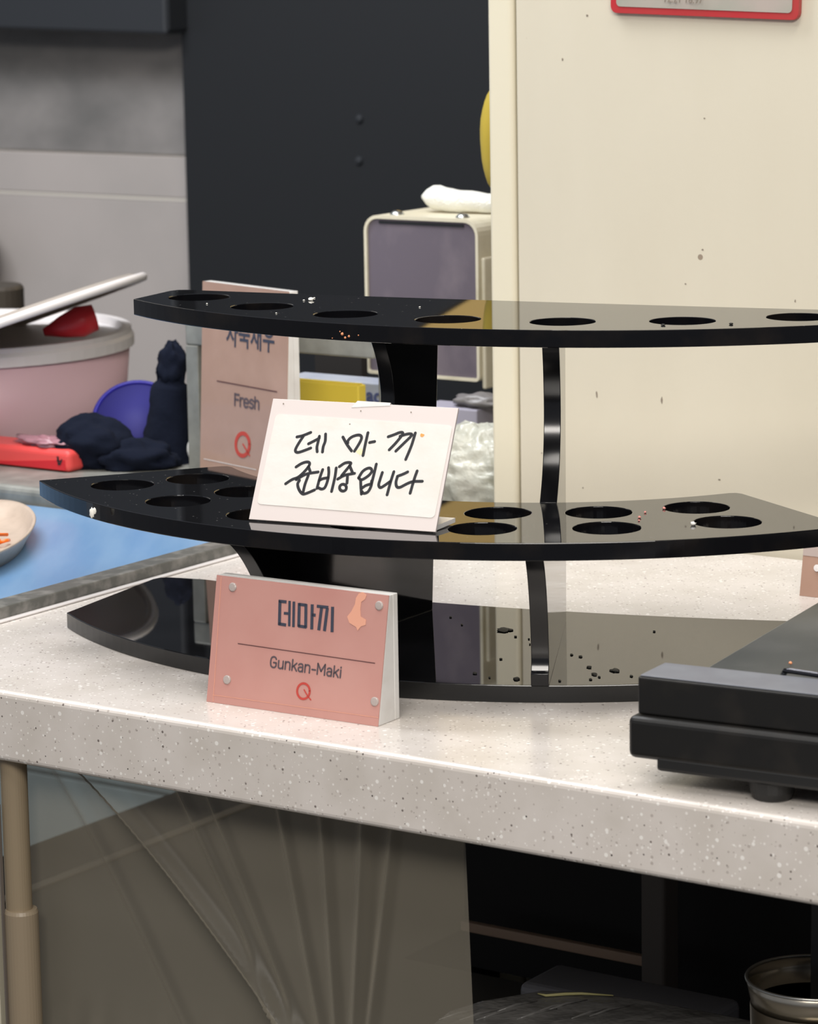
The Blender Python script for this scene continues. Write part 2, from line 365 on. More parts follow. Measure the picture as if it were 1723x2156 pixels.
# dark chips and drips on the door
def chip(px, py, sx, sy, name='scuff'):
    p = atn(px, py, 569.5); k = 2.95
    V = []; n = 9
    for i in range(n):
        t = 2*math.pi*i/n; r = .7+.5*random.random(); V.append(p+U*(math.cos(t)*sx/2/k*r)+Vector((0, 0, math.sin(t)*sy/2/k*r)))
    meshobj(name, *hexa([q-NN*.0 for q in V], [q-NN*.2 for q in V]), M['scuff'], parent=fz)
M['scuff'] = mat('scuff', (.22, .18, .14), .7)
for a in ((1394, 843, 5, 16), (1257, 830, 4, 16), (1480, 526, 5, 4), (1444, 598, 4, 4), (1185, 125, 4, 6), (1675, 634, 3, 6), (1484, 249, 4, 3), (1237, 33, 5, 5), (1141, 954, 3, 3), (1228, 1027, 4, 3), (1515, 1010, 6, 3), (1037, 47, 8, 3)): chip(*a)
# red-bordered plaque on the door, slightly out of level
pl0 = atn(1287, 27, 566); pl1 = atn(1683, 43, 566)
ex = (pl1-pl0).normalized(); ey = NN.cross(ex).normalized(); ey = ey if ey.z > 0 else -ey
pq = thing('plaque', pl0, 'red bordered plaque stuck high on the cream cabinet door', 'sign')
Lx = (pl1-pl0).length
def rrect(o, ex, ey, w, hh, r, n=5):
    P = []
    for cx, cy, a0 in ((w-r, r, -90), (w-r, hh-r, 0), (r, hh-r, 90), (r, r, 180)):
        for k in range(n+1):
            t = math.radians(a0+90*k/n); P.append(o+ex*(cx+r*math.cos(t))+ey*(cy+r*math.sin(t)))
    return P
P = rrect(pl0-NN*1.0, ex, ey, Lx, 95, 5); meshobj('border', *hexa([q+NN*4.2 for q in P], P), M['plaque_red'], parent=pq, bevel=.3)
P = rrect(pl0-NN*1.5+ex*4.8+ey*4.6, ex, ey, Lx-9.6, 86, 3); meshobj('face_plate', *hexa([q+NN*.6 for q in P], P), M['plaque_in'], parent=pq)
tx = atn(1400, 4, 565); text_mesh('print', '12.21 18:97', tx, ex, ey, 8, M['scuff'], pq, sx=.8, offset=2.4)

# ------------------------------------------------------------------ cream control box with purple-grey panel, left of the freezer
NB = 740
q = [atn(x, y, NB) for x, y in ((765, 462), (1004, 468), (1012, 806), (773, 800))]
u0 = (toun(q[0])[0]+toun(q[3])[0])/2; u1 = (toun(q[1])[0]+toun(q[2])[0])/2; z1 = (q[0].z+q[1].z)/2+3; z0 = (q[2].z+q[3].z)/2+3
cb = thing('control_box', un(u0, NB, z0), 'cream box with a scratched purple-grey front beside the cream cabinet', 'box')
def rr_un(n, u0, u1, z0, z1, rt, rb, k=6):
    P = []
    for cu, cz, a0, r in ((u1-rb, z0+rb, -90, rb), (u1-rt, z1-rt, 0, rt), (u0+rt, z1-rt, 90, rt), (u0+rb, z0+rb, 180, rb)):
        for i in range(k+1):
            t = math.radians(a0+90*i/k); P.append(un(cu+r*math.cos(t), n, cz+r*math.sin(t)))
    return P
out0 = rr_un(NB, u0, u1, z0, z1, 13, 4); out1 = rr_un(NB+150, u0, u1, z0, z1, 13, 4)
inn0 = rr_un(NB, u0+2.4, u1-2.4, z0+2.4, z1-2.8, 10.6, 2); inn1 = rr_un(NB+7, u0+2.4, u1-2.4, z0+2.4, z1-2.8, 10.6, 2)
n_ = len(out0); V = out0+out1+inn0+inn1; F = [tuple(range(n_, 2*n_)), tuple(range(3*n_, 4*n_))]
for i in range(n_):
    j = (i+1) % n_; F += [(i, j, j+n_, i+n_), (i, j, j+2*n_, i+2*n_), (i+2*n_, j+2*n_, j+3*n_, i+3*n_)]
meshobj('housing', V, F, M['cream_paint'], parent=cb)
P = rr_un(NB+2, u0+2.6, u1-2.6, z0+2.6, z1-3, 10.4, 2); meshobj('front_panel', *hexa(P, [p+NN*2 for p in P]), M['purple'], parent=cb)
meshobj('slot', *ubox(u0+14, u1-14, NB+1, NB+3, z1-6.5, z1-4.5), M['blackwall'], parent=cb)
meshobj('side_flange', *ubox(u1+.2, u1+4, NB+3, NB+60, z0-6, z1-30), M['cream_paint'], parent=cb, bevel=1.5)
meshobj('mounting_plate', *hexa([un(u0+20, NB+140, z0+5), un(uf-.5, NB+140, z0+5), un(uf-.5, NB+150, z0+5), un(u0+20, NB+150, z0+5)], [un(u0+20, NB+140, z1-5), un(uf-.5, NB+140, z1-5), un(uf-.5, NB+150, z1-5), un(u0+20, NB+150, z1-5)]), M['cream_paint'], parent=cb)
for px in (835, 973):
    p = atn(px, 460, NB+8); uu = toun(p)[0]
    meshobj('screw', *lathe(un(uu, NB+9, z1-.3), [(5.8, 0), (5.6, 1.2), (4, 3), (2, 3.8), (0, 4)], 20), M['screw'], parent=cb, smooth=True)
meshobj('screw', *lathe(un(u1+4, NB+28, z0+13), [(4.5, 0), (4, 2), (0, 3)], 16, axis=U), M['screw'], parent=cb, smooth=True)
# rolled white towel on top
pth = []; rr = []
for i in range(22):
    t = i/21; uu = u0+30+t*104; pth.append(un(uu, NB+40+t*8, z1+11-3.4*min(1, t*1.6)+1.5*noise.noise(Vector((t*5, 0, 0))))); r_ = (10.6-2.8*min(1, t*1.8)); rr.append(r_*(math.sin(math.pi/2*min(1, (i+.35)/3.2))))
V, F = tube(pth, rr, 18); V = [q+Vector((0, 0, .7*noise.noise(q*.25))) for q in V]
zt = min(q.z for q in V); V = [q-Vector((0, 0, zt-z1)) for q in V]
tag(meshobj('rolled_cloth', V, F, M['towel'], smooth=True, origin=un(u0+40, NB+45, z1)), 'rolled white cotton cloth lying on top of the cream box', 'cloth')
# yellow rubber glove hanging behind the cabinet edge
pg = atn(1026, 290, 625); ug = toun(pg)[0]
zz = [atn(1022, y, 625).z for y in (195, 300, 372)]
gl = thing('yellow_glove', un(ug+8, 625, zz[0]), 'yellow rubber item peeking out behind the cream cabinet edge', 'glove')
meshobj('body', *blob(un(ug+8, 625, (zz[0]+zz[2])/2-3), (12, 12, (zz[0]-zz[2])/2+8), 3, .06, 1.5, ax=U), M['yellow'], parent=gl, smooth=True)
meshobj('hook', *tube([un(ug+9, 625, zz[0]-6), un(ug+16, 625, zz[0]+14), un(uf-1, 640, zz[0]+10)], 2, 8), M['steel'], parent=gl)
# mustard panel high on the black wall (seen mirrored in the stand's shelves)
def pm(px, z):
    p = atn(px, 0, NW-46); return un(toun(p)[0], NW-46, z)
P = [pm(1060, 345), pm(1000, 368), pm(880, 408), pm(780, 450), pm(780, 900), pm(1400, 900), pm(1400, 345)]
yh = thing('mustard_board', P[0], 'mustard board high on the black wall, mirrored in the shelves', 'board')
meshobj('panel', *hexa(P, [p+NN*5 for p in P]), M['mustard'], parent=yh)

# ------------------------------------------------------------------ steel riser with things below it
NR = 548
pa = atn(400, 727, NR); pb = atn(404, 690, NR); zr0 = atn(600, 742, NR).z; zr1 = zr0+17
ur0 = toun(atn(391, 760, NR))[0]; ur1 = ur0+175; 
rs = thing('steel_riser', un(ur0, NR, 20), 'low stainless shelf riser behind the pink-brown sign', 'shelf')
meshobj('shelf_top', *ubox(ur0, ur1, NR, NR+38, zr0, zr1), M['steel_flat'], parent=rs, bevel=1.5)
for uu, nn, zz_ in ((ur0, NR, 20), (ur1-12, NR+22, 0 if ur1-12 > UL else 20), (ur0, NR+26, 20)):
    meshobj('leg', *ubox(uu, uu+12, nn, nn+12, zz_, zr0), M['steel_flat'], parent=rs, bevel=1)
# dark sheet standing in for the shade under the riser
meshobj('shade_sheet', *ubox(ur0+14, toun(atn(768, 780, 699))[0], 695, 703, 20.1, 122), M['darkvoid'], parent=rs)
# yellow carton, printed package, lavender carton, milky bag
def carton(name, px0, px1, pyt, n, z0, depth, m, label, cat, dn=0):
    a = atn(px0, pyt, n); b = atn(px1, pyt, n); z1 = (a.z+b.z)/2; ua, ub = toun(a)[0], toun(b)[0]
    t = thing(name, un(ua, n, z0), label, cat); meshobj('carton', *ubox(ua, ub, n, n+depth, z0, z1), m, parent=t, bevel=1.2)
    return t, ua, ub, z1
t, ua, ub, z1_ = carton('yellow_carton', 600, 755, 806, 590, 20.1, 10, M['yellowbox'], 'yellow carton under the steel riser behind the handwritten card', 'box')
meshobj('tuck_flap', *ubox(ua+2, ub-2, 592, 598, z1_, z1_+.8), M['yellowbox'], parent=t)
t, ua, ub, z1_ = carton('printed_package', 600, 812, 800, 625, 20.1, 26, M['printbag'], 'white and blue printed package behind the yellow carton', 'package')
p = atn(772, 845, 624.5); text_mesh('print', 'ac', p, U, (0, 0, 1), 15, M['blueink'], t, bold=.4)
meshobj('film', *ubox(ua+2, ub-2, 588.6, 589.6, z1_-22, z1_-3), M['wrap'], parent=t) if False else None
t, ua, ub, z1_ = carton('lavender_carton', 880, 1004, 858, 660, 0, 30, M['lavender'], 'lavender-grey carton between the stand and cream cabinet', 'box')
v, f = blob(un(ub-6, 674, z1_+4.5), (22, 12, 6), 4, .3, ax=U); tag(meshobj('crumpled_wrap', v, f, M['wrap'], smooth=True, origin=un(ub-6, 600, z1_)), 'crumpled grey wrap lying on the lavender carton', 'wrap')
# milky crinkled bag
c = atz(985, 1085, 0); cu, cn = toun(c)
c0 = atn(984, 1000, 515); uu = toun(c0)[0]
bc0 = un(uf-40, 614, 22)
V, F = blob(bc0, (56, 34, 45), 9, .10, 1.4, n=60, ax=U, flat=.2)
def crease(q): return abs(noise.noise(Vector((q.x*.05, q.y*.05, q.z*.13))))+.6*abs(noise.noise(q*.12))+.3*abs(noise.noise(q*.3))
W_ = []
for q in V:
    q = q+(q-bc0).normalized()*(-7*crease(q)+2); a_, b_ = toun(q); a_ = min(max(a_, UL+3), uf-2.5); b_ = max(b_, 571.5); W_.append(un(a_, b_, max(q.z, .1)))
tag(meshobj('plastic_bag', W_, F, M['bagclear'], smooth=True, origin=un(uf-40, 614, 0)), 'crinkled milky plastic bag beside the cream cabinet base', 'bag')
# ------------------------------------------------------------------ three-tier acrylic stand
def P2(x, y, z): return Vector((x, y, z))
AXA = math.radians(-22.5); AX = Vector((math.sin(AXA), -math.cos(AXA), 0))
def mirror(p, c):
    d = p-c; d.z = 0; k = AX*d.dot(AX); r = c+k-(d-k); r.z = p.z; return r
def arc(c, r, a0, a1, n):
    return [Vector((c.x+r*math.sin(math.radians(a0+(a1-a0)*i/n)), c.y-r*math.cos(math.radians(a0+(a1-a0)*i/n)), 0)) for i in range(n+1)]
def shelf(name, outline, holes, zt, parent, m, hr=18.98):
    cu = bpy.data.curves.new(name, 'CURVE'); cu.dimensions = '2D'; cu.fill_mode = 'BOTH'; cu.extrude = 5-.5; cu.bevel_depth = .5; cu.bevel_resolution = 1; cu.offset = -.5
    base = Vector(parent['o'])
    def spl(P):
        s = cu.splines.new('POLY'); s.points.add(len(P)-1); s.use_cyclic_u = True
        for i, p in enumerate(P): s.points[i].co = (p.x-base.x, p.y-base.y, 0, 1)
    spl(outline)
    for c in holes: spl([c+Vector((math.cos(2*math.pi*k/64)*hr, -math.sin(2*math.pi*k/64)*hr, 0)) for k in range(64)])
    t = bpy.data.objects.new(name, cu); S.collection.objects.link(t); dg = bpy.context.evaluated_depsgraph_get(); dg.update()
    me = bpy.data.meshes.new_from_object(t.evaluated_get(dg)); bpy.data.objects.remove(t)
    for v in me.vertices: v.co = ((v.co.x)/1000, (v.co.y)/1000, (v.co.z+zt-5-base.z)/1000)
    bm = bmesh.new(); bm.from_mesh(me); bmesh.ops.remove_doubles(bm, verts=bm.verts, dist=1e-6)
    bmesh.ops.recalc_face_normals(bm, faces=bm.faces); bm.to_mesh(me); bm.free()
    me.materials.clear(); me.materials.append(m[0]); me.materials.append(m[1])
    for p in me.polygons: p.material_index = 0 if abs(p.normal.z) > .9 else 1; p.use_smooth = False
    o = bpy.data.objects.new(name, me); S.collection.objects.link(o); o.parent = parent
    return o
std = thing('tiered_stand', (60, 1850, 0), 'glossy black three-tier acrylic stand with round holes on the worktop', 'stand')
mm = (M['acrylic_top'], M['acrylic_edge'])
# top tier
cT = P2(151, 2116, 0); out = arc(cT, 360.5, -62.6, 17.6, 60)
bl = P2(-146, 2000, 0); br = mirror(bl, cT); bmid = P2(51, 1909, 0)
br = bl + (br-bl)
def softcorner(a, b, c, r=8):
    d0 = (a-b).normalized(); d1 = (c-b).normalized(); return [b+d0*r, b+d0*r*.3+d1*r*.3, b+d1*r]
back = [br.lerp(bl, i/20)+AX*(6*(1-(i/10-1)**2)) for i in range(1, 20)]
outl = out+softcorner(out[-1], br, back[0])+back+softcorner(back[-1], bl, out[0])
holes = [cT+Vector((math.sin(math.radians(a)), -math.cos(math.radians(a)), 0))*321.4 for a in [-60.0+12.27*i for i in range(7)]]
holes[0] = P2(-128.5, 1954, 0)
shelf('top_shelf', outl, holes, 202.3, std, mm)
# middle tier
cM = P2(93, 2009, 0); out = arc(cM, 337.5, -70.8, 26.2, 70); inn = arc(cM, 215.8, 27.5, -71.6, 50)
outl = out+softcorner(out[-1], inn[0], inn[1], 6)+inn[1:-1]+softcorner(inn[-2], inn[-1], out[0], 6)
hA = [cM+Vector((math.sin(math.radians(a)), -math.cos(math.radians(a)), 0))*297 for a in [-63.6+13.35*i for i in range(7)]]
hB = [cM+Vector((math.sin(math.radians(a)), -math.cos(math.radians(a)), 0))*249.5 for a in [-62.6+13.2*i for i in range(7)]]
shelf('middle_shelf', outl, hA+hB, 98.0, std, mm)
# base tier
cB = P2(104.2, 2051, 0); out = arc(cB, 344, -67.9, 22.9, 60); bl = P2(-165, 2028, 0); br = mirror(bl, cB)
cb2 = P2(446.5, 2883, 0); k0 = math.degrees(math.atan2(bl.x-446.5, 2883-bl.y)); 
def onarc(a): return P2(446.5+1043*math.sin(math.radians(a)), 2883-1043*math.cos(math.radians(a)), 0)
k1 = math.degrees(math.atan2(br.x-446.5, 2883-br.y))
back = [onarc(k1+(k0-k1)*i/30) for i in range(1, 30)]
outl = out+softcorner(out[-1], back[0], back[1])+back[1:-1]+softcorner(back[-2], bl, out[0])
shelf('base_plate', outl, [], 10.0, std, (M['acrylic_base'], M['base_edge']))
# the two upright fins
def fin(back, ang, dt):
    d = Vector((math.sin(math.radians(ang)), math.cos(math.radians(ang)), 0)); s = Vector((d.y, -d.x, 0))
    prof = [(12, 10), (0, 192.2), (70+dt, 192.2), (63+dt, 186), (57+dt, 175), (53+dt, 162), (51+dt, 148), (53+dt, 135), (59+dt, 123), (68+dt*.7, 113), (80+dt*.4, 105), (93, 98.6), (94, 98), (88, 93), (88, 88), (214, 88), (204, 80), (195, 70), (187, 58), (181, 45), (177, 32), (176, 24), (178, 18), (180, 17), (180, 10)]
    def cr(P, n=4):
        Q = []
        for i in range(len(P)-1):
            a, b, c, e = P[max(i-1, 0)], P[i], P[i+1], P[min(i+2, len(P)-1)]
            for k in range(n):
                t = k/n; Q.append(tuple(.5*((2*b[q])+(c[q]-a[q])*t+(2*a[q]-5*b[q]+4*c[q]-e[q])*t*t+(3*b[q]-a[q]-3*c[q]+e[q])*t**3) for q in (0, 1)))
        return Q+[P[-1]]
    prof = prof[:2]+cr(prof[2:12])+prof[12:15]+cr(prof[15:23])+prof[23:]
    lo = [back-d*t+Vector((0, 0, z))-s*5 for t, z in prof]; hi = [p+s*10 for p in lo]
    return hexa(lo, hi)
def finm(o):
    o.data.materials.append(M['fin_edge']); big = sorted(o.data.polygons, key=lambda p: -len(p.vertices))[:2]
    for p in o.data.polygons: p.material_index = 0 if p.index in (big[0].index, big[1].index) else 1; p.use_smooth = True
    o.data.set_sharp_from_angle(angle=.45)
v, f = fin(P2(16, 1925, 0), 33, 0); finm(meshobj('left_fin', v, f, M['acrylic'], parent=std, bevel=.4))
v, f = fin(P2(91, 1886, 0), 6.3, 0); finm(meshobj('right_fin', v, f, M['acrylic'], parent=std, bevel=.4))

# ------------------------------------------------------------------ handwritten card on the middle shelf
zc = 99.0
a = atz(524, 1093, zc); b = atz(917, 1120, zc); ex = (b-a).normalized(); bd = Vector((-ex.y, ex.x, 0))   # bd: away from camera
lean = math.radians(28); ey = (bd*math.sin(lean)+Vector((0, 0, math.cos(lean)))).normalized(); nz = ex.cross(ey)   # nz toward camera
wd = (b-a).length; tl = atplane(573, 839, a, nz); ht = (tl-a).dot(ey)
cd = thing('handwritten_card', a, 'white card with black handwritten Korean lettering standing on the middle shelf', 'sign')
meshobj('card_back', *hexa([a, b, b+ey*ht, a+ey*ht], [p-nz*1.6 for p in (a, b, b+ey*ht, a+ey*ht)]), M['card'], parent=cd, bevel=.2)
def onc(px, py): return atplane(px, py, a+nz*.3, nz)
cs = [onc(588, 872), onc(958, 896), onc(917, 1091), onc(541, 1061)]   # tl tr br bl
so = cs[3]; sx_ = (cs[2]-cs[3]).normalized(); sy_ = nz.cross(sx_); P = rrect(so, sx_, sy_, ((cs[2]-cs[3]).length+(cs[1]-cs[0]).length)/2, (cs[0]-cs[3]).dot(sy_), 2.5)
meshobj('sticker', *hexa([q-nz*.3 for q in P], P), M['sticker'], parent=cd)
# wall of the clear holder behind and tape on the top edge
hb = a-nz*3+ex*(wd*.42)
meshobj('prop_stand', *hexa([a+ex*10-nz*1.7, a+ex*(wd-3)-nz*1.7, a+ex*(wd-1)+bd*30, a+ex*14+bd*30], [a+ex*10-nz*1.7+ey*3, a+ex*(wd-3)-nz*1.7+ey*3, a+ex*(wd-1)+bd*30+Vector((0, 0, 2.5)), a+ex*14+bd*30+Vector((0, 0, 2.5))]), M['clear'], parent=cd)
t0 = onc(740, 858); t1 = onc(820, 862)
tt0 = a+ex*(t0-a).dot(ex)+ey*ht; tt1 = a+ex*(t1-a).dot(ex)+ey*ht
meshobj('tape', [tt0+nz*.2-ey*3, tt1+nz*.2-ey*.8, tt1+ey*.9+nz*.2, tt0+ex*3+ey*1.1+nz*.2, tt1+ey*.7-nz*2.4, tt0+ex*3+ey*.9-nz*2.4], [(0, 1, 2, 3), (3, 2, 4, 5)], M['clear'], parent=cd, solid=.12)
SA = lambda L: [onc(580+x*.11608, 880+y*.11608) for x, y in L]
SB = lambda L: [onc(720+x*.11027, 880+y*.11027) for x, y in L]
circ = [(1228+62*math.cos(t*math.pi/6), 1265+62*math.sin(t*math.pi/6)) for t in range(13)]
A_ = [[(390, 345), (500, 320), (645, 262)], [(510, 330), (430, 450), (370, 560), (370, 610), (420, 625), (530, 590), (645, 545)], [(600, 470), (700, 420), (800, 365)], [(800, 330), (775, 440), (755, 530), (760, 615)], [(912, 290), (905, 420), (870, 520), (855, 620)],
 [(1225, 345), (1300, 480), (1385, 600)], [(1315, 460), (1320, 410), (1380, 350), (1470, 315), (1540, 315), (1565, 360), (1530, 450), (1435, 605)],
 [(375, 890), (470, 830), (560, 800), (615, 810), (615, 860), (540, 960), (420, 1070), (300, 1120), (185, 1195)], [(600, 880), (632, 970)], [(380, 1120), (560, 1020), (780, 980)], [(600, 1040), (540, 1200), (505, 1340)], [(440, 1130), (405, 1200), (430, 1300), (490, 1375), (560, 1370), (715, 1305)],
 [(860, 935), (810, 1080), (755, 1280)], [(965, 900), (970, 1000), (950, 1130), (900, 1260), (840, 1290), (790, 1270)], [(800, 1130), (870, 1100), (960, 1085)], [(1105, 905), (1080, 1080), (1020, 1335)],
 [(1160, 885), (1260, 820), (1350, 810), (1360, 850), (1200, 1050)], [(1350, 870), (1400, 990)], [(1130, 1110), (1260, 1040), (1440, 1005)], [(1310, 1050), (1300, 1185)], circ]
B_ = [[(500, 280), (450, 500), (405, 720)], [(530, 470), (630, 450)], [(885, 360), (1000, 320), (1100, 280), (1160, 280), (1150, 330), (1030, 480), (905, 610)], [(1110, 350), (1240, 310), (1320, 305), (1330, 340), (1200, 470), (1030, 635)], [(1405, 285), (1330, 530), (1220, 795)],
 [(320, 1145), (400, 1020), (500, 960), (560, 970), (570, 1030), (500, 1110), (380, 1180), (320, 1145)], [(660, 880), (620, 1050), (570, 1250)], [(360, 1190), (365, 1320), (375, 1455)], [(570, 1200), (560, 1300), (500, 1410), (420, 1440), (380, 1400)], [(385, 1340), (460, 1290), (560, 1260)],
 [(775, 1040), (730, 1180), (705, 1280), (740, 1330), (830, 1280), (940, 1200)], [(995, 1025), (930, 1230), (865, 1470)], [(1060, 1115), (1180, 1070), (1260, 1030)], [(1060, 1130), (1035, 1230), (1050, 1310), (1110, 1325), (1260, 1250), (1370, 1215), (1540, 1210)], [(1440, 1010), (1380, 1180), (1305, 1440)]]
rb = [ribbon(SA(L), 1.75, nz, .1) for L in A_]+[ribbon(SB(L), 1.75, nz, .1) for L in B_]
meshobj('handwriting', *join(*rb), M['marker'], parent=cd)
def disc(c, rx, ry, ex, ey, nz, h, m, name, parent, n=14, jit=.25):
    P = [c+ex*(rx*math.cos(2*math.pi*k/n)*(1+jit*(random.random()-.5)*2))+ey*(ry*math.sin(2*math.pi*k/n)*(1+jit*(random.random()-.5)*2)) for k in range(n)]
    return meshobj(name, *hexa(P, [p+nz*h for p in P]), m, parent=parent)
disc(onc(889, 917), 1.3, 1.1, ex, ey, nz, .12, M['stain'], 'food_spot', cd)
disc(onc(758, 951), 2.2, 1.8, ex, ey, nz, .05, M['stain2'], 'food_spot', cd)
for px, py in ((737, 893), (866, 868), (597, 850), (760, 865)): disc(onc(px, py), .4, .4, ex, ey, nz, .08, M['scuff'], 'ink_dot', cd, 8)

# narrow grotesque lettering drawn with strokes: each glyph = (advance, strokes) on a cap height of 1
def cv(*a): return list(a)
GL = {'G': (.62, [cv((.48, .80), (.40, .95), (.26, 1), (.10, .88), (.05, .6), (.05, .4), (.10, .12), (.26, 0), (.42, .05), (.49, .2), (.49, .45)), cv((.28, .46), (.49, .46))]),
 'u': (.55, [cv((.06, .72), (.06, .22), (.10, .05), (.22, 0), (.36, .06), (.42, .2)), cv((.42, .72), (.42, 0))]),
 'n': (.55, [cv((.06, .72), (.06, 0)), cv((.06, .5), (.12, .66), (.26, .72), (.38, .66), (.42, .5), (.42, 0))]),
 'k': (.50, [cv((.06, 1), (.06, 0)), cv((.40, .72), (.07, .3)), cv((.18, .44), (.42, 0))]),
 'a': (.52, [cv((.06, .60), (.14, .70), (.26, .72), (.36, .66), (.39, .5), (.39, 0)), cv((.39, .40), (.2, .41), (.08, .34), (.05, .2), (.10, .05), (.22, 0), (.34, .06), (.39, .18))]),
 '-': (.42, [cv((.06, .36), (.34, .36))]),
 'M': (.78, [cv((.07, 0), (.07, 1)), cv((.07, 1), (.35, .32)), cv((.35, .32), (.64, 1)), cv((.64, 1), (.64, 0))]),
 'i': (.22, [cv((.08, .72), (.08, 0)), cv((.08, .92), (.08, .98))]),
 'F': (.52, [cv((.07, 0), (.07, 1)), cv((.07, .96), (.46, .96)), cv((.07, .52), (.40, .52))]),
 'r': (.37, [cv((.06, .72), (.06, 0)), cv((.06, .5), (.14, .68), (.32, .71))]),
 'e': (.54, [cv((.06, .38), (.44, .38), (.42, .58), (.34, .70), (.24, .72), (.11, .66), (.05, .48), (.05, .24), (.11, .06), (.25, 0), (.42, .08))]),
 's': (.47, [cv((.38, .62), (.28, .71), (.14, .70), (.06, .58), (.10, .44), (.30, .34), (.38, .2), (.30, .03), (.18, 0), (.05, .08))]),
 'h': (.55, [cv((.06, 1), (.06, 0)), cv((.06, .5), (.12, .66), (.26, .72), (.38, .66), (.42, .5), (.42, 0))])}
def lettering(name, txt, p0, p1, cap, weight, nz, m, parent):
    xd = (p1-p0).normalized(); yd = nz.cross(xd); tot = sum(GL[c][0] for c in txt)-.12; k = (p1-p0).length/tot; x = 0; R_ = []
    for c in txt:
        for L in GL[c][1]: R_.append(ribbon([p0+xd*((x+a)*k)+yd*(b*cap) for a, b in L], weight, nz, .08))
        x += GL[c][0]
    meshobj(name, *join(*R_), m, parent=parent)

# ------------------------------------------------------------------ acrylic name tags
def acr_tag(bl, br, lean_deg, ht, t_top, t_bot, back_t, label, m, group='acrylic price tags'):
    """wedge shaped clear block with a card on its leaning front; bl/br are the front bottom corners"""
    ex = (br-bl).normalized(); bd = Vector((-ex.y, ex.x, 0)); le = math.radians(lean_deg); ey = bd*math.sin(le)+Vector((0, 0, math.cos(le))); nz = ex.cross(ey).normalized(); wd = (br-bl).length
    t = thing('acrylic_tag', bl, label, 'sign', group)
    A, B, Cc, D = bl, br, br+ey*ht, bl+ey*ht; zt = D.z
    def back(p, k): return p+bd*k
    f0 = [A, B, Cc, D]; dd = t_bot
    bb = [A+bd*dd, B+bd*dd, Vector((B.x, B.y, zt))+bd*dd, Vector((A.x, A.y, zt))+bd*dd]
    meshobj('clear_block', *hexa([p+bd*.7 for p in f0], bb), M['clear'], parent=t, bevel=.4)
    bb2 = [p+bd*.2 for p in bb]; meshobj('back_plate', *hexa(bb2, [p+bd*back_t for p in bb2]), M['clear'], parent=t, bevel=.4)
    meshobj('card', *hexa([p-nz*.0 for p in f0], [p+bd*.6 for p in f0]), m, parent=t)
    return t, ex, ey, nz, wd
bl = atz(435, 1477, .1); br = atz(796, 1530, .1)
gt, ex, ey, nz, wd = acr_tag(bl, br, 10.5, 71.5, 4, 17, 4.5, 'pink tag lettered Gunkan-Maki in front of the stand base', M['pinkcard'])
def ong(px, py, h=.15): return atplane(px, py, bl+nz*h, nz)
SC = lambda L: [ong(480+x*.22055, 1210+y*.22055) for x, y in L]
K = 1.95
kor = [([(485, 252), (560, 260)], 1.7), ([(498, 245), (492, 478)], K), ([(482, 468), (556, 480)], 1.7), ([(535, 367), (582, 371)], 1.5), ([(590, 250), (586, 492)], 1.6), ([(631, 256), (626, 500)], 1.7),
 ([(682, 270), (677, 496)], K), ([(746, 280), (743, 506)], K), ([(678, 282), (750, 291)], 1.65), ([(672, 489), (750, 500)], 1.65), ([(806, 283), (801, 522)], K), ([(805, 383), (838, 387)], 1.7),
 ([(850, 300), (960, 312)], 1.65), ([(895, 312), (868, 530)], K), ([(950, 318), (922, 538)], K), ([(1000, 306), (995, 548)], K)]
def flat(L, wdt, nz, h=.1):
    p, q = L; t = (q-p).normalized(); s = t.cross(nz).normalized()*wdt/2; lo = [p-s, p+s, q+s, q-s]; return hexa(lo, [x+nz*h for x in lo])
meshobj('korean_lettering', *join(*[flat(SC(L), wv, nz) for L, wv in kor]), M['ink'], parent=gt)
meshobj('rule_line', *flat(SC([(95, 657), (1405, 845)]), .45, nz), M['inkline'], parent=gt)
lettering('name_lettering', 'Gunkan-Maki', ong(568, 1404), ong(717, 1427), 5.9, .95, nz, M['ink2'], gt)
ring = [(722+60*math.cos(t*math.pi/12), 1112+74*math.sin(t*math.pi/12)) for t in range(25)]
meshobj('logo_ring', *join(ribbon(SC(ring), 1.25, nz), ribbon(SC([(728, 1098), (758, 1150), (792, 1195)]), .7, nz)), M['redink'], parent=gt)
pp = SC([(1250, 180), (1290, 165), (1325, 195), (1310, 235), (1275, 260), (1265, 330), (1270, 400), (1320, 430), (1315, 480), (1270, 495), (1240, 535), (1225, 500), (1160, 460), (1140, 400), (1180, 350), (1215, 280), (1225, 220)])
meshobj('peeled_patch', *hexa(pp, [p+nz*.15 for p in pp]), M['peel'], parent=gt)
for px, py in ((491, 1236), (799.5, 1275), (479, 1431), (790, 1477)):
    meshobj('clear_pin', *lathe(ong(px, py, 0), [(2.5, 0), (2.5, .7), (2.0, 1.1), (0, 1.2)], 20, axis=nz), M['pin'], parent=gt, smooth=False)
meshobj('bottom_seam', *flat([ong(448, 1463), ong(797, 1511)], .25, nz), M['peel'], parent=gt)
meshobj('side_seam', *flat([ong(466, 1215), ong(449, 1477)], .25, nz), M['peel'], parent=gt)

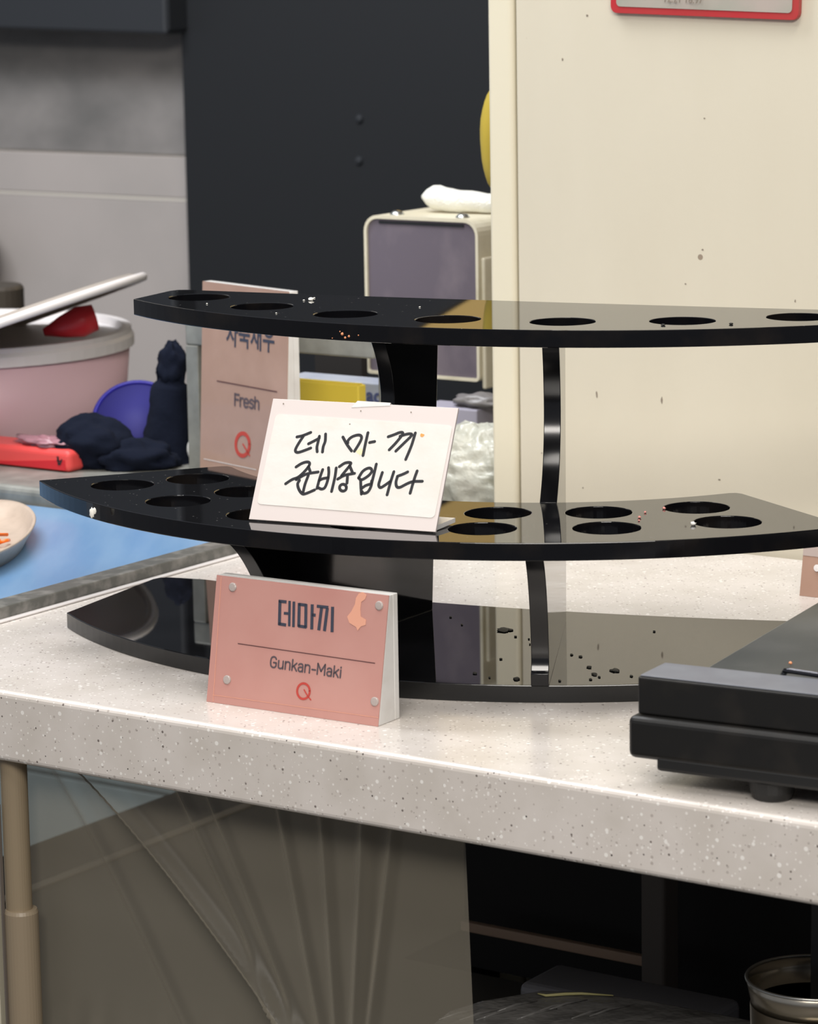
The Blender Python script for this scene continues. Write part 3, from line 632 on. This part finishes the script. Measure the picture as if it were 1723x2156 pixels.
# tall rose-brown tag on the ledge, left background
zL = 20.1; bl2 = atz(421, 1010, zL); yaw = math.radians(-50); ex2 = Vector((math.cos(yaw), math.sin(yaw), 0))
nf = Vector((-ex2.y, ex2.x, 0)); br2 = atplane(597, 900, bl2, nf); br2.z = bl2.z; ht2 = atplane(445, 592, bl2, nf).z-bl2.z
ft, ex, ey, nz, wd = acr_tag(bl2, br2, 3.0, ht2-2, 3, 11, 5, 'tall rose-brown tag lettered Fresh behind the stand', M['pinkcard2'])
def onf(px, py, h=.2): return atplane(px, py, bl2+nz*h, nz)
SF = lambda L: [onf(380+x*.19947, 580+y*.19947) for x, y in L]
def fit_text(name, txt, x0, y0, x1, y1, cap, m, parent, bold=0):
    o_ = onf(x0, y0); e_ = onf(x1, y1); xd = (e_-o_).normalized(); yd = nz.cross(xd)
    tm = text_mesh(name, txt, o_, xd, yd, cap, m, parent, bold=bold); wt = max(v.co.dot(xd) for v in tm.data.vertices)-min(v.co.dot(xd) for v in tm.data.vertices); kx = (e_-o_).length/1000/wt
    ob_ = (o_-Vector(parent['o']))/1000
    for v in tm.data.vertices: d = v.co-ob_; v.co = ob_+d+xd*(d.dot(xd)*(kx-1))
fit_text('korean_lettering', '자숙새우', 476, 722, 577, 738, 22, M['ink'], ft, .35)
lettering('name_lettering', 'Fresh', onf(493, 853), onf(545, 862), 8.6, 1.7, nz, M['ink2'], ft)
meshobj('rule_line', *flat(SF([(385, 1112), (1020, 1228)]), .8, nz), M['inkline'], parent=ft)
meshobj('logo_ring', *join(ribbon(SF([(657+72*math.cos(t*math.pi/12), 1785+118*math.sin(t*math.pi/12)) for t in range(25)]), 3.0, nz), ribbon(SF([(660, 1780), (730, 1900)]), 1.2, nz)), M['redink'], parent=ft)
meshobj('bottom_seam', *flat(SF([(248, 1935), (800, 2050)]), .5, nz), M['rimplastic'], parent=ft)
# small tag at the right frame edge
bl3 = atz(1684, 1254, .1); br3 = bl3+U*100
rt_, ex, ey, nz, wd = acr_tag(bl3, br3, 10, 42, 3, 12, 4, 'pink and grey tag cut off at the right frame edge', M['pinkcard2'])
meshobj('top_band', *hexa([bl3+ey*26+nz*.1, br3+ey*26+nz*.1, br3+ey*42+nz*.1, bl3+ey*42+nz*.1], [bl3+ey*26+nz*.3, br3+ey*26+nz*.3, br3+ey*42+nz*.3, bl3+ey*42+nz*.3]), mat('grey_rose_film', (.45, .37, .34), .3), parent=rt_)
meshobj('clear_pin', *lethe if False else lathe(atplane(1722, 1196, bl3+nz*.3, nz), [(2.3, 0), (2.3, 1), (0, 1.2)], 16, axis=nz), M['rimplastic'], parent=rt_)
# round white item behind the tall tag
pr = atz(432, 993, 20); v, f = lathe(pr+Vector((-2, 26, 13.3)), [(0, -3), (13, -3), (13.2, -2), (13.2, 2), (12, 3), (0, 3)], 28, axis=(.3, -1, .1)); tag(meshobj('white_disc', v, f, M['white'], origin=pr), 'white round lid leaning behind the tall rose-brown tag', 'lid')

# ------------------------------------------------------------------ left background clutter on the ledge
# pink bucket
bc = Vector((-373, 2620, 20)); R = 145
zrim = aty(100, 690, 2620).z
bu = thing('pink_bucket', bc, 'large pink plastic bucket with a milky rim at far left', 'bucket')
H_ = zrim-20
meshobj('body', *lathe(bc, [(R*.9, 0), (R*.93, 2), (R*.975, H_-14), (R*.955, H_-14), (R*.91, 6), (0, 6)], 64), M['pinkplastic'], parent=bu, smooth=True)
meshobj('rim', *lathe(bc+Vector((0, 0, H_-14)), [(R*.93, 0), (R*1.0, -1), (R*1.0, 7), (R*.985, 10), (R*.985, 14), (R*.93, 14), (R*.92, 8)], 64), M['rimplastic'], parent=bu, smooth=False)
# tilted lid resting on the rim
la = aty(0, 680, 2560); lb = aty(266, 590, 2625)
exl = (lb-la).normalized(); lc = lb-exl*150; nl = Vector((-.25, -.35, 1)); nl = (nl-exl*nl.dot(exl)).normalized()
yl = nl.cross(exl)
ltz = Matrix((exl, yl, nl)).transposed()
lid = thing('bucket_lid', lc, 'milky lid tilted open on top of the pink bucket', 'lid')
axis_l = (Vector((0, 0, 1))+Vector((0, .29, 0))); axis_l = (axis_l-exl*axis_l.dot(exl)).normalized()
meshobj('lid_plate', *lathe(lc, [(0, 3), (140, 3), (146, 0), (146, -6), (143, -6), (142, -2), (0, 0)], 64, axis=axis_l, ax=exl), M['lidplastic'], parent=lid, smooth=False)
meshobj('lid_rim', *tube([lc+(exl*math.cos(t*math.pi/32)+axis_l.cross(exl)*math.sin(t*math.pi/32))*149-axis_l*3 for t in range(64)], 3.6, 8, closed=True), M['rimplastic'], parent=lid, smooth=True)
# red scoop on the bucket
ra = aty(92, 700, 2530); rb_ = aty(200, 668, 2540)
V, F = tube([ra, ra.lerp(rb_, .35), ra.lerp(rb_, .7), rb_], [3, 9, 13, 11], 14); tag(meshobj('red_scoop', V, F, M['red'], smooth=True, origin=ra), 'red scoop lying between the lid and the pink bucket', 'scoop')
# blue basin leaning
bb_ = aty(292, 905, 2520); ab = Vector((.10, -1, .75)).normalized(); rB = 35
c1 = aty(292, 893, 2450)
zb_ = 20
bs = thing('blue_basin', Vector((c1.x, c1.y, 20)), 'blue plastic basin tipped on its side beside the navy cloth', 'basin')
c1.z = max(c1.z, 20+rB*.8)
meshobj('basin_body', *lathe(c1, [(rB, 0), (rB*.9, -14), (rB*.62, -26), (rB*.2, -30), (0, -30)], 48, axis=ab), M['bluebowl_in'], parent=bs, smooth=True, solid=1.2)
meshobj('basin_rim', *tube([c1+(ab.orthogonal().normalized()*math.cos(t*math.pi/24)+ab.cross(ab.orthogonal().normalized())*math.sin(t*math.pi/24))*rB for t in range(48)], 1.9, 8, closed=True), M['bluebowl'], parent=bs, smooth=True)
meshobj('foot_ring', *tube([c1-ab*24+(ab.orthogonal().normalized()*math.cos(t*math.pi/24)+ab.cross(ab.orthogonal().normalized())*math.sin(t*math.pi/24))*rB*.5 for t in range(48)], 1.3, 8, closed=True), M['bluebowl'], parent=bs, smooth=True)
# navy cloth heap: upright roll with a knot on top, and a lump in front
nc = thing('navy_cloth', atz(330, 985, 20), 'navy cloth bundled upright with a knotted top beside the steel leg', 'cloth')
pA = atz(345, 985, 20)
def at(px, py, y): return aty(px, py, y)
V, F = lathe(Vector((0, 0, 0)), [(1, 0)], 4)
ctr = at(345, 900, 2420)
nb = []
prof = []
for i in range(24):
    t = i/23; y = 992-t*200; p = at(352+8*t, y, 2425); prof.append((p, 14+12*(1-t)))
path = [p for p, r in prof]; rads = [max(3, (12.5+10.5*(1-i/23))*(1 if i < 22 else .75)) for i in range(24)]
V, F = tube(path, rads, 28); V = [q+Vector((1, .6, .3))*2.2*noise.noise(q*.06)+Vector((1.2, 0, 0))*noise.noise(q*.16) for q in V]; V = [Vector((q.x, q.y, max(q.z, 20.2))) for q in V]
meshobj('upright_roll', V, F, M['navy'], parent=nc, smooth=True)
kc = at(362, 775, 2425); V, F = blob(kc, (11.5, 12, 20), 5, .25, 2.2, n=24); meshobj('knot', V, F, M['navy'], parent=nc, smooth=True)
V, F = blob(at(192, 938, 2405), (30, 24, 22), 11, .28, 1.8, n=28, flat=20.2); meshobj('front_fold', V, F, M['navy'], parent=nc, smooth=True)
V, F = blob(at(285, 965, 2395), (32, 20, 15), 13, .3, 2.0, n=24, flat=20.2); meshobj('front_fold', V, F, M['navy'], parent=nc, smooth=True)
# red flat crate with a black mark
cA = atz(178, 1000, 20.1); ucr, ncr = toun(cA); ucr -= 15

rc = thing('red_crate', un(ucr, ncr, 20), 'bright red plastic tray with a black mark at left', 'tray')
zt_ = 37
meshobj('tray_body', *ubox(ucr-130, ucr, ncr, ncr+36, 20.2, zt_), M['redlight'], parent=rc, bevel=4.5, seg=4)
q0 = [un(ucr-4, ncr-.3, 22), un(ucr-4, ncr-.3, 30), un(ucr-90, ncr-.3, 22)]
meshobj('red_wedge', *hexa(q0, [p+NN*1 for p in q0]), M['red'], parent=rc)  # darker red triangle along the tray front
p = un(ucr-9, ncr-.5, 29); meshobj('black_mark', *join(flat([p-U*2+Vector((0, 0, 3.5)), p-U*1+Vector((0, 0, -3.5))], 1.8, -NN), flat([p+Vector((0, 0, -3)), p+U*2.2+Vector((0, 0, 1.5))], 1.4, -NN), flat([p-U*3, p+U*1], 1, -NN)), M['marker'], parent=rc)
V, F = blob(un(ucr-35, ncr+16, zt_+2.5), (26, 12, 5), 21, .5, 3, n=20, ax=U); V = [Vector((q.x, q.y, max(q.z, zt_+.1))) for q in V]
tag(meshobj('pink_wrapper', V, F, mat('pink_glossy_film', (.55, .28, .33), .12, trans=.3), smooth=True, origin=un(ucr-35, ncr+16, zt_)), 'shiny pink plastic wrapper crumpled on the red tray', 'wrapper')
pn = atn(-75, 530, NW-40); form = thing('dark_form', pn, 'dark brown round pan against the tiled wall at the left frame edge', 'form')  # plain dark brown round form set against the wall
meshobj('form_body', *lathe(pn, [(0, -4), (52, -4), (60, 6), (60, 12), (58, 12), (50, 0), (0, 0)], 40, axis=-NN), mat('dark_brown', (.07, .045, .04), .5), parent=form, smooth=True)
meshobj('hook', *tube([pn+Vector((0, 0, 58)), pn+Vector((0, 0, 80)), pn+NN*36+Vector((0, 0, 84))], 2.5, 8), M['steel'], parent=form)
# dark object at the far left and its blurred neighbour
pd = aty(-20, 625, 2900); tag(meshobj('dark_tin', *lathe(Vector((pd.x, pd.y, 20)), [(30, 0), (31, 2), (31, pd.z+8-20), (29, pd.z+11-20), (0, pd.z+11-20)], 32), mat('dark_tin', (.06, .05, .04), .4), origin=(pd.x, pd.y, 20)), 'dark tin behind the bucket at the left frame edge', 'tin')

# oval beige dish with orange roe on the blue table
dc = atz(-49, 1118, 22); dc.z = 8
ds = thing('beige_dish', dc, 'beige speckled oval dish on the blue table at left edge', 'dish')
meshobj('dish_body', *lathe(dc, [(.72, 0.1), (.78, .1), (.97, 13), (1, 15), (.985, 16), (.93, 15), (.86, 8), (.74, 4), (0, 3.5)], 64, sx=1, sy=1, axis=(0, 0, 1), ax=(1, 0, 0)), M['beige'], parent=ds, smooth=True)
me = ds.children[0].data
for vtx in me.vertices: vtx.co.x *= 39; vtx.co.y *= 112
for k in range(9):
    x = dc.x+12+random.uniform(-9, 4); y = dc.y+random.uniform(-40, 10); z = 12.5+random.uniform(0, 4)
    tag(meshobj('carrot_strip', *tube([(x, y, z), (x+random.uniform(-6, 6), y+random.uniform(-9, 9), z+2), (x+random.uniform(-8, 8), y+random.uniform(-16, 16), z)], 1.3, 6), M['orange'], smooth=True, origin=(x, y, z)), 'thin orange carrot strip lying in the beige dish', 'food', 'orange carrot strips in the beige dish')

# ------------------------------------------------------------------ black cooker at the right front
ck0 = aty(1343, 1424, 1533); cyaw = math.radians(-29.5); ce = Vector((math.cos(cyaw), math.sin(cyaw), 0)); cn_ = Vector((-ce.y, ce.x, 0))
ck = thing('black_cooker', Vector((ck0.x, ck0.y, 0)), 'black tabletop griddle on rubber feet at right front', 'cooker')
B0 = Vector((ck0.x, ck0.y, 0))
def cbox(a0, a1, b0, b1, z0, z1):
    lo = [B0+ce*a0+cn_*b0+Vector((0, 0, z0)), B0+ce*a1+cn_*b0+Vector((0, 0, z0)), B0+ce*a1+cn_*b1+Vector((0, 0, z0)), B0+ce*a0+cn_*b1+Vector((0, 0, z0))]
    return hexa(lo, [p+Vector((0, 0, z1-z0)) for p in lo])
zt = ck0.z; zl = aty(1343, 1503, 1533).z; zb = aty(1335, 1595, 1531).z; zf = aty(1392, 1625, 1522).z
v, f = cbox(0, 300, 0, 30, zl, zt); meshobj('upper_housing', v, f, M['matteblack'], parent=ck, bevel=1.2, seg=3)
v, f = cbox(1.2, 299, .6, 30, zt, zt+.9); meshobj('top_strip', v, f, M['greytop'], parent=ck, bevel=.6)
v, f = cbox(-3.5, 302, -5, 220, zb, zl-.2); meshobj('lower_housing', v, f, M['matteblack'], parent=ck, bevel=3.5, seg=4)
v, f = cbox(12, 296, -4.6, 210, zf, zb+3); meshobj('bottom_pan', v, f, M['rubber'], parent=ck, bevel=2)
ge0, ge1 = atz(1496, 1402, zt-2.5), atz(1723, 1268, zt-2.5); gd = (ge1-ge0).normalized(); gs = Vector((gd.y, -gd.x, 0)); ge0 = B0+ce*((ge0-B0).dot(ce))+cn_*31; ge0.z = zl
v, f = hexa([ge0, ge0+ce*215, ge0+ce*215+gd*185, ge0+gd*185], [Vector((p.x, p.y, zt-2.5)) for p in (ge0, ge0+ce*215, ge0+ce*215+gd*185, ge0+gd*185)])
meshobj('griddle_plate', v, f, mat('grey_griddle', (.045, .052, .055), .32, noise_=(30, (.07, .075, .078), .4, .7)), parent=ck, bevel=1.5)
v, f = cbox(90, 225, 50, 195, zt-2.45, zt-2.1); meshobj('recess', v, f, M['matteblack'], parent=ck)
fb_ = atz(1612, 1689, .2); dfo = fb_-B0; fa, fbn = dfo.dot(ce), dfo.dot(cn_)
for aa, bb3 in ((fa, fbn+9), (fa+170, fbn+9), (fa, fbn+170)):
    c = B0+ce*aa+cn_*bb3; meshobj('rubber_foot', *lathe(c+Vector((0, 0, .1)), [(8.5, 0), (9.8, 1), (11, 4), (12, zf-.2)], 28), M['rubber'], parent=ck, smooth=False)
h0 = aty(1650, 1422, 1545); hz = h0.z
hpath = [atz(1648, 1424, zt-1.8), atz(1655, 1412, zt+2.5), atz(1664, 1412, zt+2.8), atz(1723, 1421, zt+2.2), atz(1790, 1432, zt+2), atz(1800, 1445, zt-1.8)]
meshobj('wire_handle', *tube(hpath, 1.5, 10), M['chrome'], parent=ck, smooth=True)
p = atz(1665, 1399, zt-1.9); tag(meshobj('orange_crumb', *blob(p+Vector((0, 0, .8)), (1, 1, .8), 2, .2, n=6), M['roe'], smooth=True, origin=p), 'tiny orange crumb lying on the grey griddle plate', 'crumb')

# ------------------------------------------------------------------ crumbs
def crumb(name, p, r, m, label, group, seed, cat='crumb'):
    tag(meshobj(name, *blob(p+Vector((0, 0, r[2]*.8)), r, seed, .5, 2.5, n=7), m, smooth=True, origin=p), label, cat, group)
p = atz(194, 1072, 96); pe = aty(195, 1080, atz(196, 1066, 98).y-1.2)
tag(meshobj('rice_grain', *join(blob(pe+Vector((-.4, 0, 0)), (1.4, 1.0, 3), 4, .3, n=8), blob(pe+Vector((1.1, 0, 1.1)), (1.1, .9, 1.9), 6, .3, n=8)), M['rice'], smooth=True, origin=pe), 'white rice grain stuck to the left edge of the middle shelf', 'rice')
for i, (px, py) in enumerate(((721, 703), (727, 711), (735, 708), (716, 698), (755, 706), (700, 712))):
    q = aty(px, py, 1); yy = (151-0)
    # front rim of the top tier: intersect the view ray with its cylinder
    d = ray(px, py); A = d.x**2+d.y**2; Bq = -2*(d.x*151+d.y*2116); Cq = 151**2+2116**2-360.7**2; tq = (-Bq-math.sqrt(Bq*Bq-4*A*Cq))/(2*A); q = CAM+d*tq
    s = (.9, .7, .7, .4, .4, .35)[i]
    tag(meshobj('roe_crumb', *blob(q, (s, s*.6, s), i, .3, n=6), M['roe'], smooth=True, origin=q), 'tiny orange roe crumb stuck to the front rim of the top shelf', 'crumb', 'orange crumbs on the top shelf rim')
for i, (px, py, s) in enumerate(((1347, 1091, .9), (1359, 1080, .7), (1399, 1072, .9), (1346, 1097, .6))):
    crumb('pink_crumb', atz(px, py, 98.1), (s, s, s*.8), M['pinkcrumb'], 'small pink crumb on the right half of the middle shelf', 'pink crumbs on the middle shelf', i)
crumb('clear_crumb', atz(1460, 1106, 98.1), (1.5, 1.2, 1.2), M['clear'], 'small clear gel blob beside a rightmost front hole', None, 8)
for i, (px, py, z, s) in enumerate(((655, 632, 202.4, 1.8), (640, 633, 202.4, .7), (662, 628, 202.4, .6), (884, 647, 202.4, .6), (582, 660, 202.4, .6), (436, 640, 202.4, .6))):
    crumb('foil_fleck', atz(px, py, z), (s, s*1.4, s*.5), M['rice'], 'pale fleck of dried rice on top of the uppermost shelf', 'pale flecks on the top shelf', 30+i)
for i, (px, py, s) in enumerate(((1397, 685, 1.0), (1540, 683, .9))):
    crumb('seaweed_fleck', atz(px, py, 202.4), (s*1.3, s, .5), M['seaweed'], 'dark seaweed fleck on the right part of the uppermost shelf', 'dark flecks on the top shelf', 40+i)
sw = ((1060, 1327, 3.4), (1075, 1327, 1.6), (1086, 1341, .9), (949, 1300, .8), (973, 1316, .7), (1000, 1418, 1.2), (1055, 1388, .9), (1088, 1430, 1.9), (1114, 1346, .6), (1116, 1357, .5), (1204, 1379, .9), (1223, 1383, 1.1), (1241, 1405, 1.4), (1297, 1412, 2.2), (1288, 1412, 1.2), (1252, 1420, 1.6), (1262, 1426, .8), (1244, 1431, .9), (1378, 1330, .8), (1179, 1434, .8), (1031, 1427, .6), (1330, 1424, .9))
for i, (px, py, s) in enumerate(sw):
    crumb('seaweed_crumb', atz(px, py, 10.1), (s, s*2.0, .35), M['seaweed'], 'small black seaweed crumb on the glossy base plate', 'seaweed crumbs on the base plate', 50+i)

# ================================================================== below the worktop
ZU = -300
# low cupboard carrying everything under the counter
la_, lb_ = atz(65, 1880, ZU), atz(560, 1715, ZU)
d_ = (lb_-la_).normalized(); s_ = Vector((-d_.y, d_.x, 0))
if s_.x > 0: s_ = -s_
far = la_+d_*1500; near = la_-d_*700
def slab(P, z0, z1): return hexa([Vector((p.x, p.y, z0)) for p in P], [Vector((p.x, p.y, z1)) for p in P])
uc = thing('lower_shelf', Vector((la_.x, la_.y, FL)), 'dark taupe lower shelf seen through the plastic sheet', 'shelf')
rgt = -s_
ULn, USp = toun(la_)[0], uf-12
meshobj('shelf_board', *join(ubox(ULn, USp, 60, 765, ZU-20, ZU), ubox(USp, UR, 60, 462, ZU-20, ZU)), M['undertile'], parent=uc)
meshobj('edge_strip', *ubox(ULn-11, ULn-.2, 60, 765, ZU-20, ZU+1.5), M['underline'], parent=uc, bevel=1)
meshobj('outer_board', *ubox(ULn-85, ULn-11.2, 60, 765, ZU-20, ZU), M['undertile'], parent=uc)
meshobj('cupboard_body', *join(ubox(ULn-80, USp, 70, 755, FL, ZU-21), ubox(USp, UR-10, 70, 455, FL, ZU-21)), M['darkvoid'], parent=uc)
# dark sheet at the right rear, standing in for the shaded void
pr0 = toun(atn(985, 1850, 420))[0]
st('shade_wall', ubox(toun(atn(978, 1850, 470))[0], UR, 470, 480, ZU+1, -43), M['darkvoid'])
# brown rail and grey post
za = atn(980, 1938, 440).z; 
rl = thing('brown_rail', un(pr0-20, 430, za), 'brown horizontal rail in the dark space below the worktop', 'rail')
p1 = atn(980, 1938, 440); p2 = atn(1368, 2028, 440); zav = (p1.z+p2.z)/2
meshobj('bar', *ubox(pr0-16, toun(p2)[0]+20, 434, 440, zav-3.5, zav+3.5), M['rail'], parent=rl, bevel=1)
pp_ = toun(atn(1390, 1900, 415))[0]
tag(meshobj('grey_post', *ubox(pp_-9, pp_+9, 405, 425, ZU+1, -43), M['graypost'], bevel=2, origin=un(pp_, 415, ZU)), 'dark grey upright post in the dark space below the worktop', 'post')
# front left leg with sleeve
c = atn(32, 1700, 14); ul = toun(c)[0]
lg = thing('support_post', un(ul, 14, ZU), 'brown round worktop leg with a tan sleeve at lower left', 'post')
lg['category'] = 'post'
meshobj('pole', *lathe(un(ul, 14, ZU-.0), [(7.8, 0), (7.8, -ZU-42.3)], 32), M['leg'], parent=lg, smooth=False)
zs_ = atn(60, 1916, 14).z
meshobj('sleeve', *lathe(un(ul+1.5, 14, ZU), [(10, 0), (10, zs_-ZU-2), (9.2, zs_-ZU), (8, zs_-ZU)], 32), M['sleeve'], parent=lg)
meshobj('seam', *ubox(ul-5.2, ul-4.2, 4, 6.2, ZU, -70), M['graypost'], parent=lg)
meshobj('foot_plate', *ubox(ul-14, ul+14, 0, 27, FL, ZU), M['darkvoid'], parent=lg)
pc = atn(-6, 2050, 30); uc2 = toun(pc)[0]
tag(meshobj('cream_board', *ubox(uc2-30, uc2+3.5, 28, 34, ZU-200, -45), M['cream_trim'], origin=un(uc2, 30, ZU)), 'cream board edge at the lower left frame corner', 'board')
# translucent plastic sheet, pleats gathering towards the bottom
NS = 34
Vs, Fs = [], []
sa = toun(atn(58, 1700, NS))[0]; sb = toun(atn(980, 1850, NS))[0]; nx, nz_ = 260, 70
zg0 = -215; ug = sa+(sb-sa)*.74
pl = [(.12, .75, 6.5, 1.9), (.36, .69, 2.2, .6), (.43, .71, 1.8, .5), (.60, .72, 1.8, .6), (.70, .735, 2.2, .6), (.80, .76, 4.2, 1), (.86, .775, 2.2, .6), (.05, .42, 1.6, 1.0)]
for j in range(nz_+1):
    t = j/nz_; z = -42.5-t*(ZU*-1-42.5-4)
    tb = min(1, (-42.5-z)/175)
    for i in range(nx+1):
        s = i/nx; uu = sa+(sb-sa)*s + (8*t if s > .9 else 0)*((s-.9)/.1)
        dn = 3*math.sin(s*7)*t
        for a_, b_, amp, wdt in pl:
            c_ = a_+(b_-a_)*tb**.85 if a_ < .3 else a_+(b_-a_)*tb
            x = (s-c_)/(.010*wdt+.004); dn -= amp*1.6*math.exp(-x*x)*(1 if tb > 0 else .6)
        if tb > .8: dn -= (tb-.8)*26*noise.noise(Vector((s*26, tb*9, 0)))*(1 if .45 < s < 1 else .4)
        Vs.append(un(uu, NS+dn, z))
for j in range(nz_):
    for i in range(nx): k = j*(nx+1)+i; Fs.append((k, k+1, k+nx+2, k+nx+1))
tag(meshobj('plastic_sheet', Vs, Fs, M['sheet'], smooth=True, origin=un(sa, NS, -42)), 'translucent plastic sheet hanging in folds below the worktop', 'sheet')
# black bin bag wrapped block, strip on it, grey panel, cup
bg = thing('black_bag', atz(1200, 2150, -200), 'black shiny bin bag with a flat top below the worktop', 'bag')
ZB = -196
P = [atz(x, y, ZB) for x, y in ((890, 2165), (940, 2125), (1010, 2103), (1140, 2081), (1250, 2085), (1380, 2104), (1600, 2146), (1660, 2162), (1640, 2215), (900, 2215))]
low = [Vector((p.x, p.y, ZU+.3)) for p in P]
V, F = hexa(low, P)
o = meshobj('bag_body', V, F, M['blackbag'], parent=bg, bevel=5, seg=3)
for k in range(9):
    x0 = 930+k*38+random.uniform(-8, 8); y0 = 2150-random.uniform(0, 26); 
    a1 = atz(x0, y0, ZB+.2); a2 = atz(x0+40, y0-14, ZB+.6); a3 = atz(x0+85, y0-22, ZB+.2)
    meshobj('crease', *tube([a1, a2, a3], [.3, 1.0, .3], 6), M['blackbag'], parent=bg, smooth=True)
pS = [atz(x, y, ZB+1.2) for x, y in ((1133, 2092), (1150, 2096), (1190, 2093), (1225, 2092), (1292, 2096))]
tag(meshobj('bean_sprout', *tube(pS, [.4, .8, 1.0, .9, .4], 8), M['straw'], smooth=True, origin=pS[0]), 'pale yellow-green vegetable strip lying on the black bag', 'food')
pG = atz(1090, 2062, -205); gu, gn = toun(pG)
tag(meshobj('slate_box', *ubox(gu, gu+130, gn, gn+46, ZU+.3, -207), mat('dark_slate_plastic', (.16, .16, .18), .4), bevel=5, seg=3, origin=un(gu, gn, ZU)), 'dark slate box behind the black bin bag', 'box')
cc = aty(1716, 2058, 1590)
cup = thing('steel_cup', Vector((cc.x, cc.y, ZU)), 'stainless cup with a rolled rim at the lower right corner', 'cup')
c0 = Vector((cc.x, cc.y, 0)); hz = cc.z
meshobj('wall', *lathe(c0, [(29, ZU+.4), (30, ZU+2), (34, hz-14), (33.2, hz-14), (29, ZU+4), (0, ZU+4)], 56), M['cup'], parent=cup, smooth=True)
meshobj('flare', *lathe(c0, [(33.2, hz-14), (35, hz-6), (36.4, hz), (35.6, hz+.2), (34.2, hz-6), (32.8, hz-14)], 56), M['cup'], parent=cup, smooth=True)
meshobj('rolled_rim', *tube([c0+Vector((36*math.cos(t*math.pi/28), 36*math.sin(t*math.pi/28), hz)) for t in range(56)], .9, 8, closed=True), M['steel'], parent=cup, smooth=True)
pt = cc+Vector((6, -6, 0))
tool = thing('black_spatula', Vector((pt.x, pt.y, ZU+5)), 'black flat-handled utensil standing in the steel cup', 'utensil')
hx = aty(1706, 2090, 1588); pt = Vector((hx.x, hx.y, 0))
lo = [pt+Vector((0, 0, ZU+6)), pt+Vector((14, 0, ZU+6)), pt+Vector((14, 2.5, ZU+6)), pt+Vector((0, 2.5, ZU+6))]
hi = [Vector((p.x+1.0, p.y, -44)) for p in lo]; hi = [Vector((p.x, p.y+2, -50)) for p in hi]
meshobj('handle', *hexa(lo, hi), M['matteblack'], parent=tool, bevel=.5)

# labels of look-alike crumbs: told apart by their order from the left of the picture
ORD = ['leftmost', 'second from left', 'third from left', 'fourth from left', 'fifth from left', 'sixth from left', 'seventh from left', 'eighth from left', 'ninth from left', 'tenth from left', 'eleventh from left', 'twelfth from left', 'twelfth from right', 'eleventh from right', 'tenth from right', 'ninth from right', 'eighth from right', 'seventh from right', 'sixth from right', 'fifth from right', 'fourth from right', 'third from right', 'second from right', 'rightmost']
gr = {}
for o in S.objects:
    if o.parent is None and o.get('group') and 'label' in o: gr.setdefault(o['group'], []).append(o)
for gname, L in gr.items():
    if len({o['label'] for o in L}) == len(L): continue
    L.sort(key=lambda o: (o.location.x)/o.location.y)
    n = len(L)
    for i, o in enumerate(L):
        k = i if i < (n+1)//2 else len(ORD)-(n-i)
        o['label'] = o['label']+', '+ORD[k]
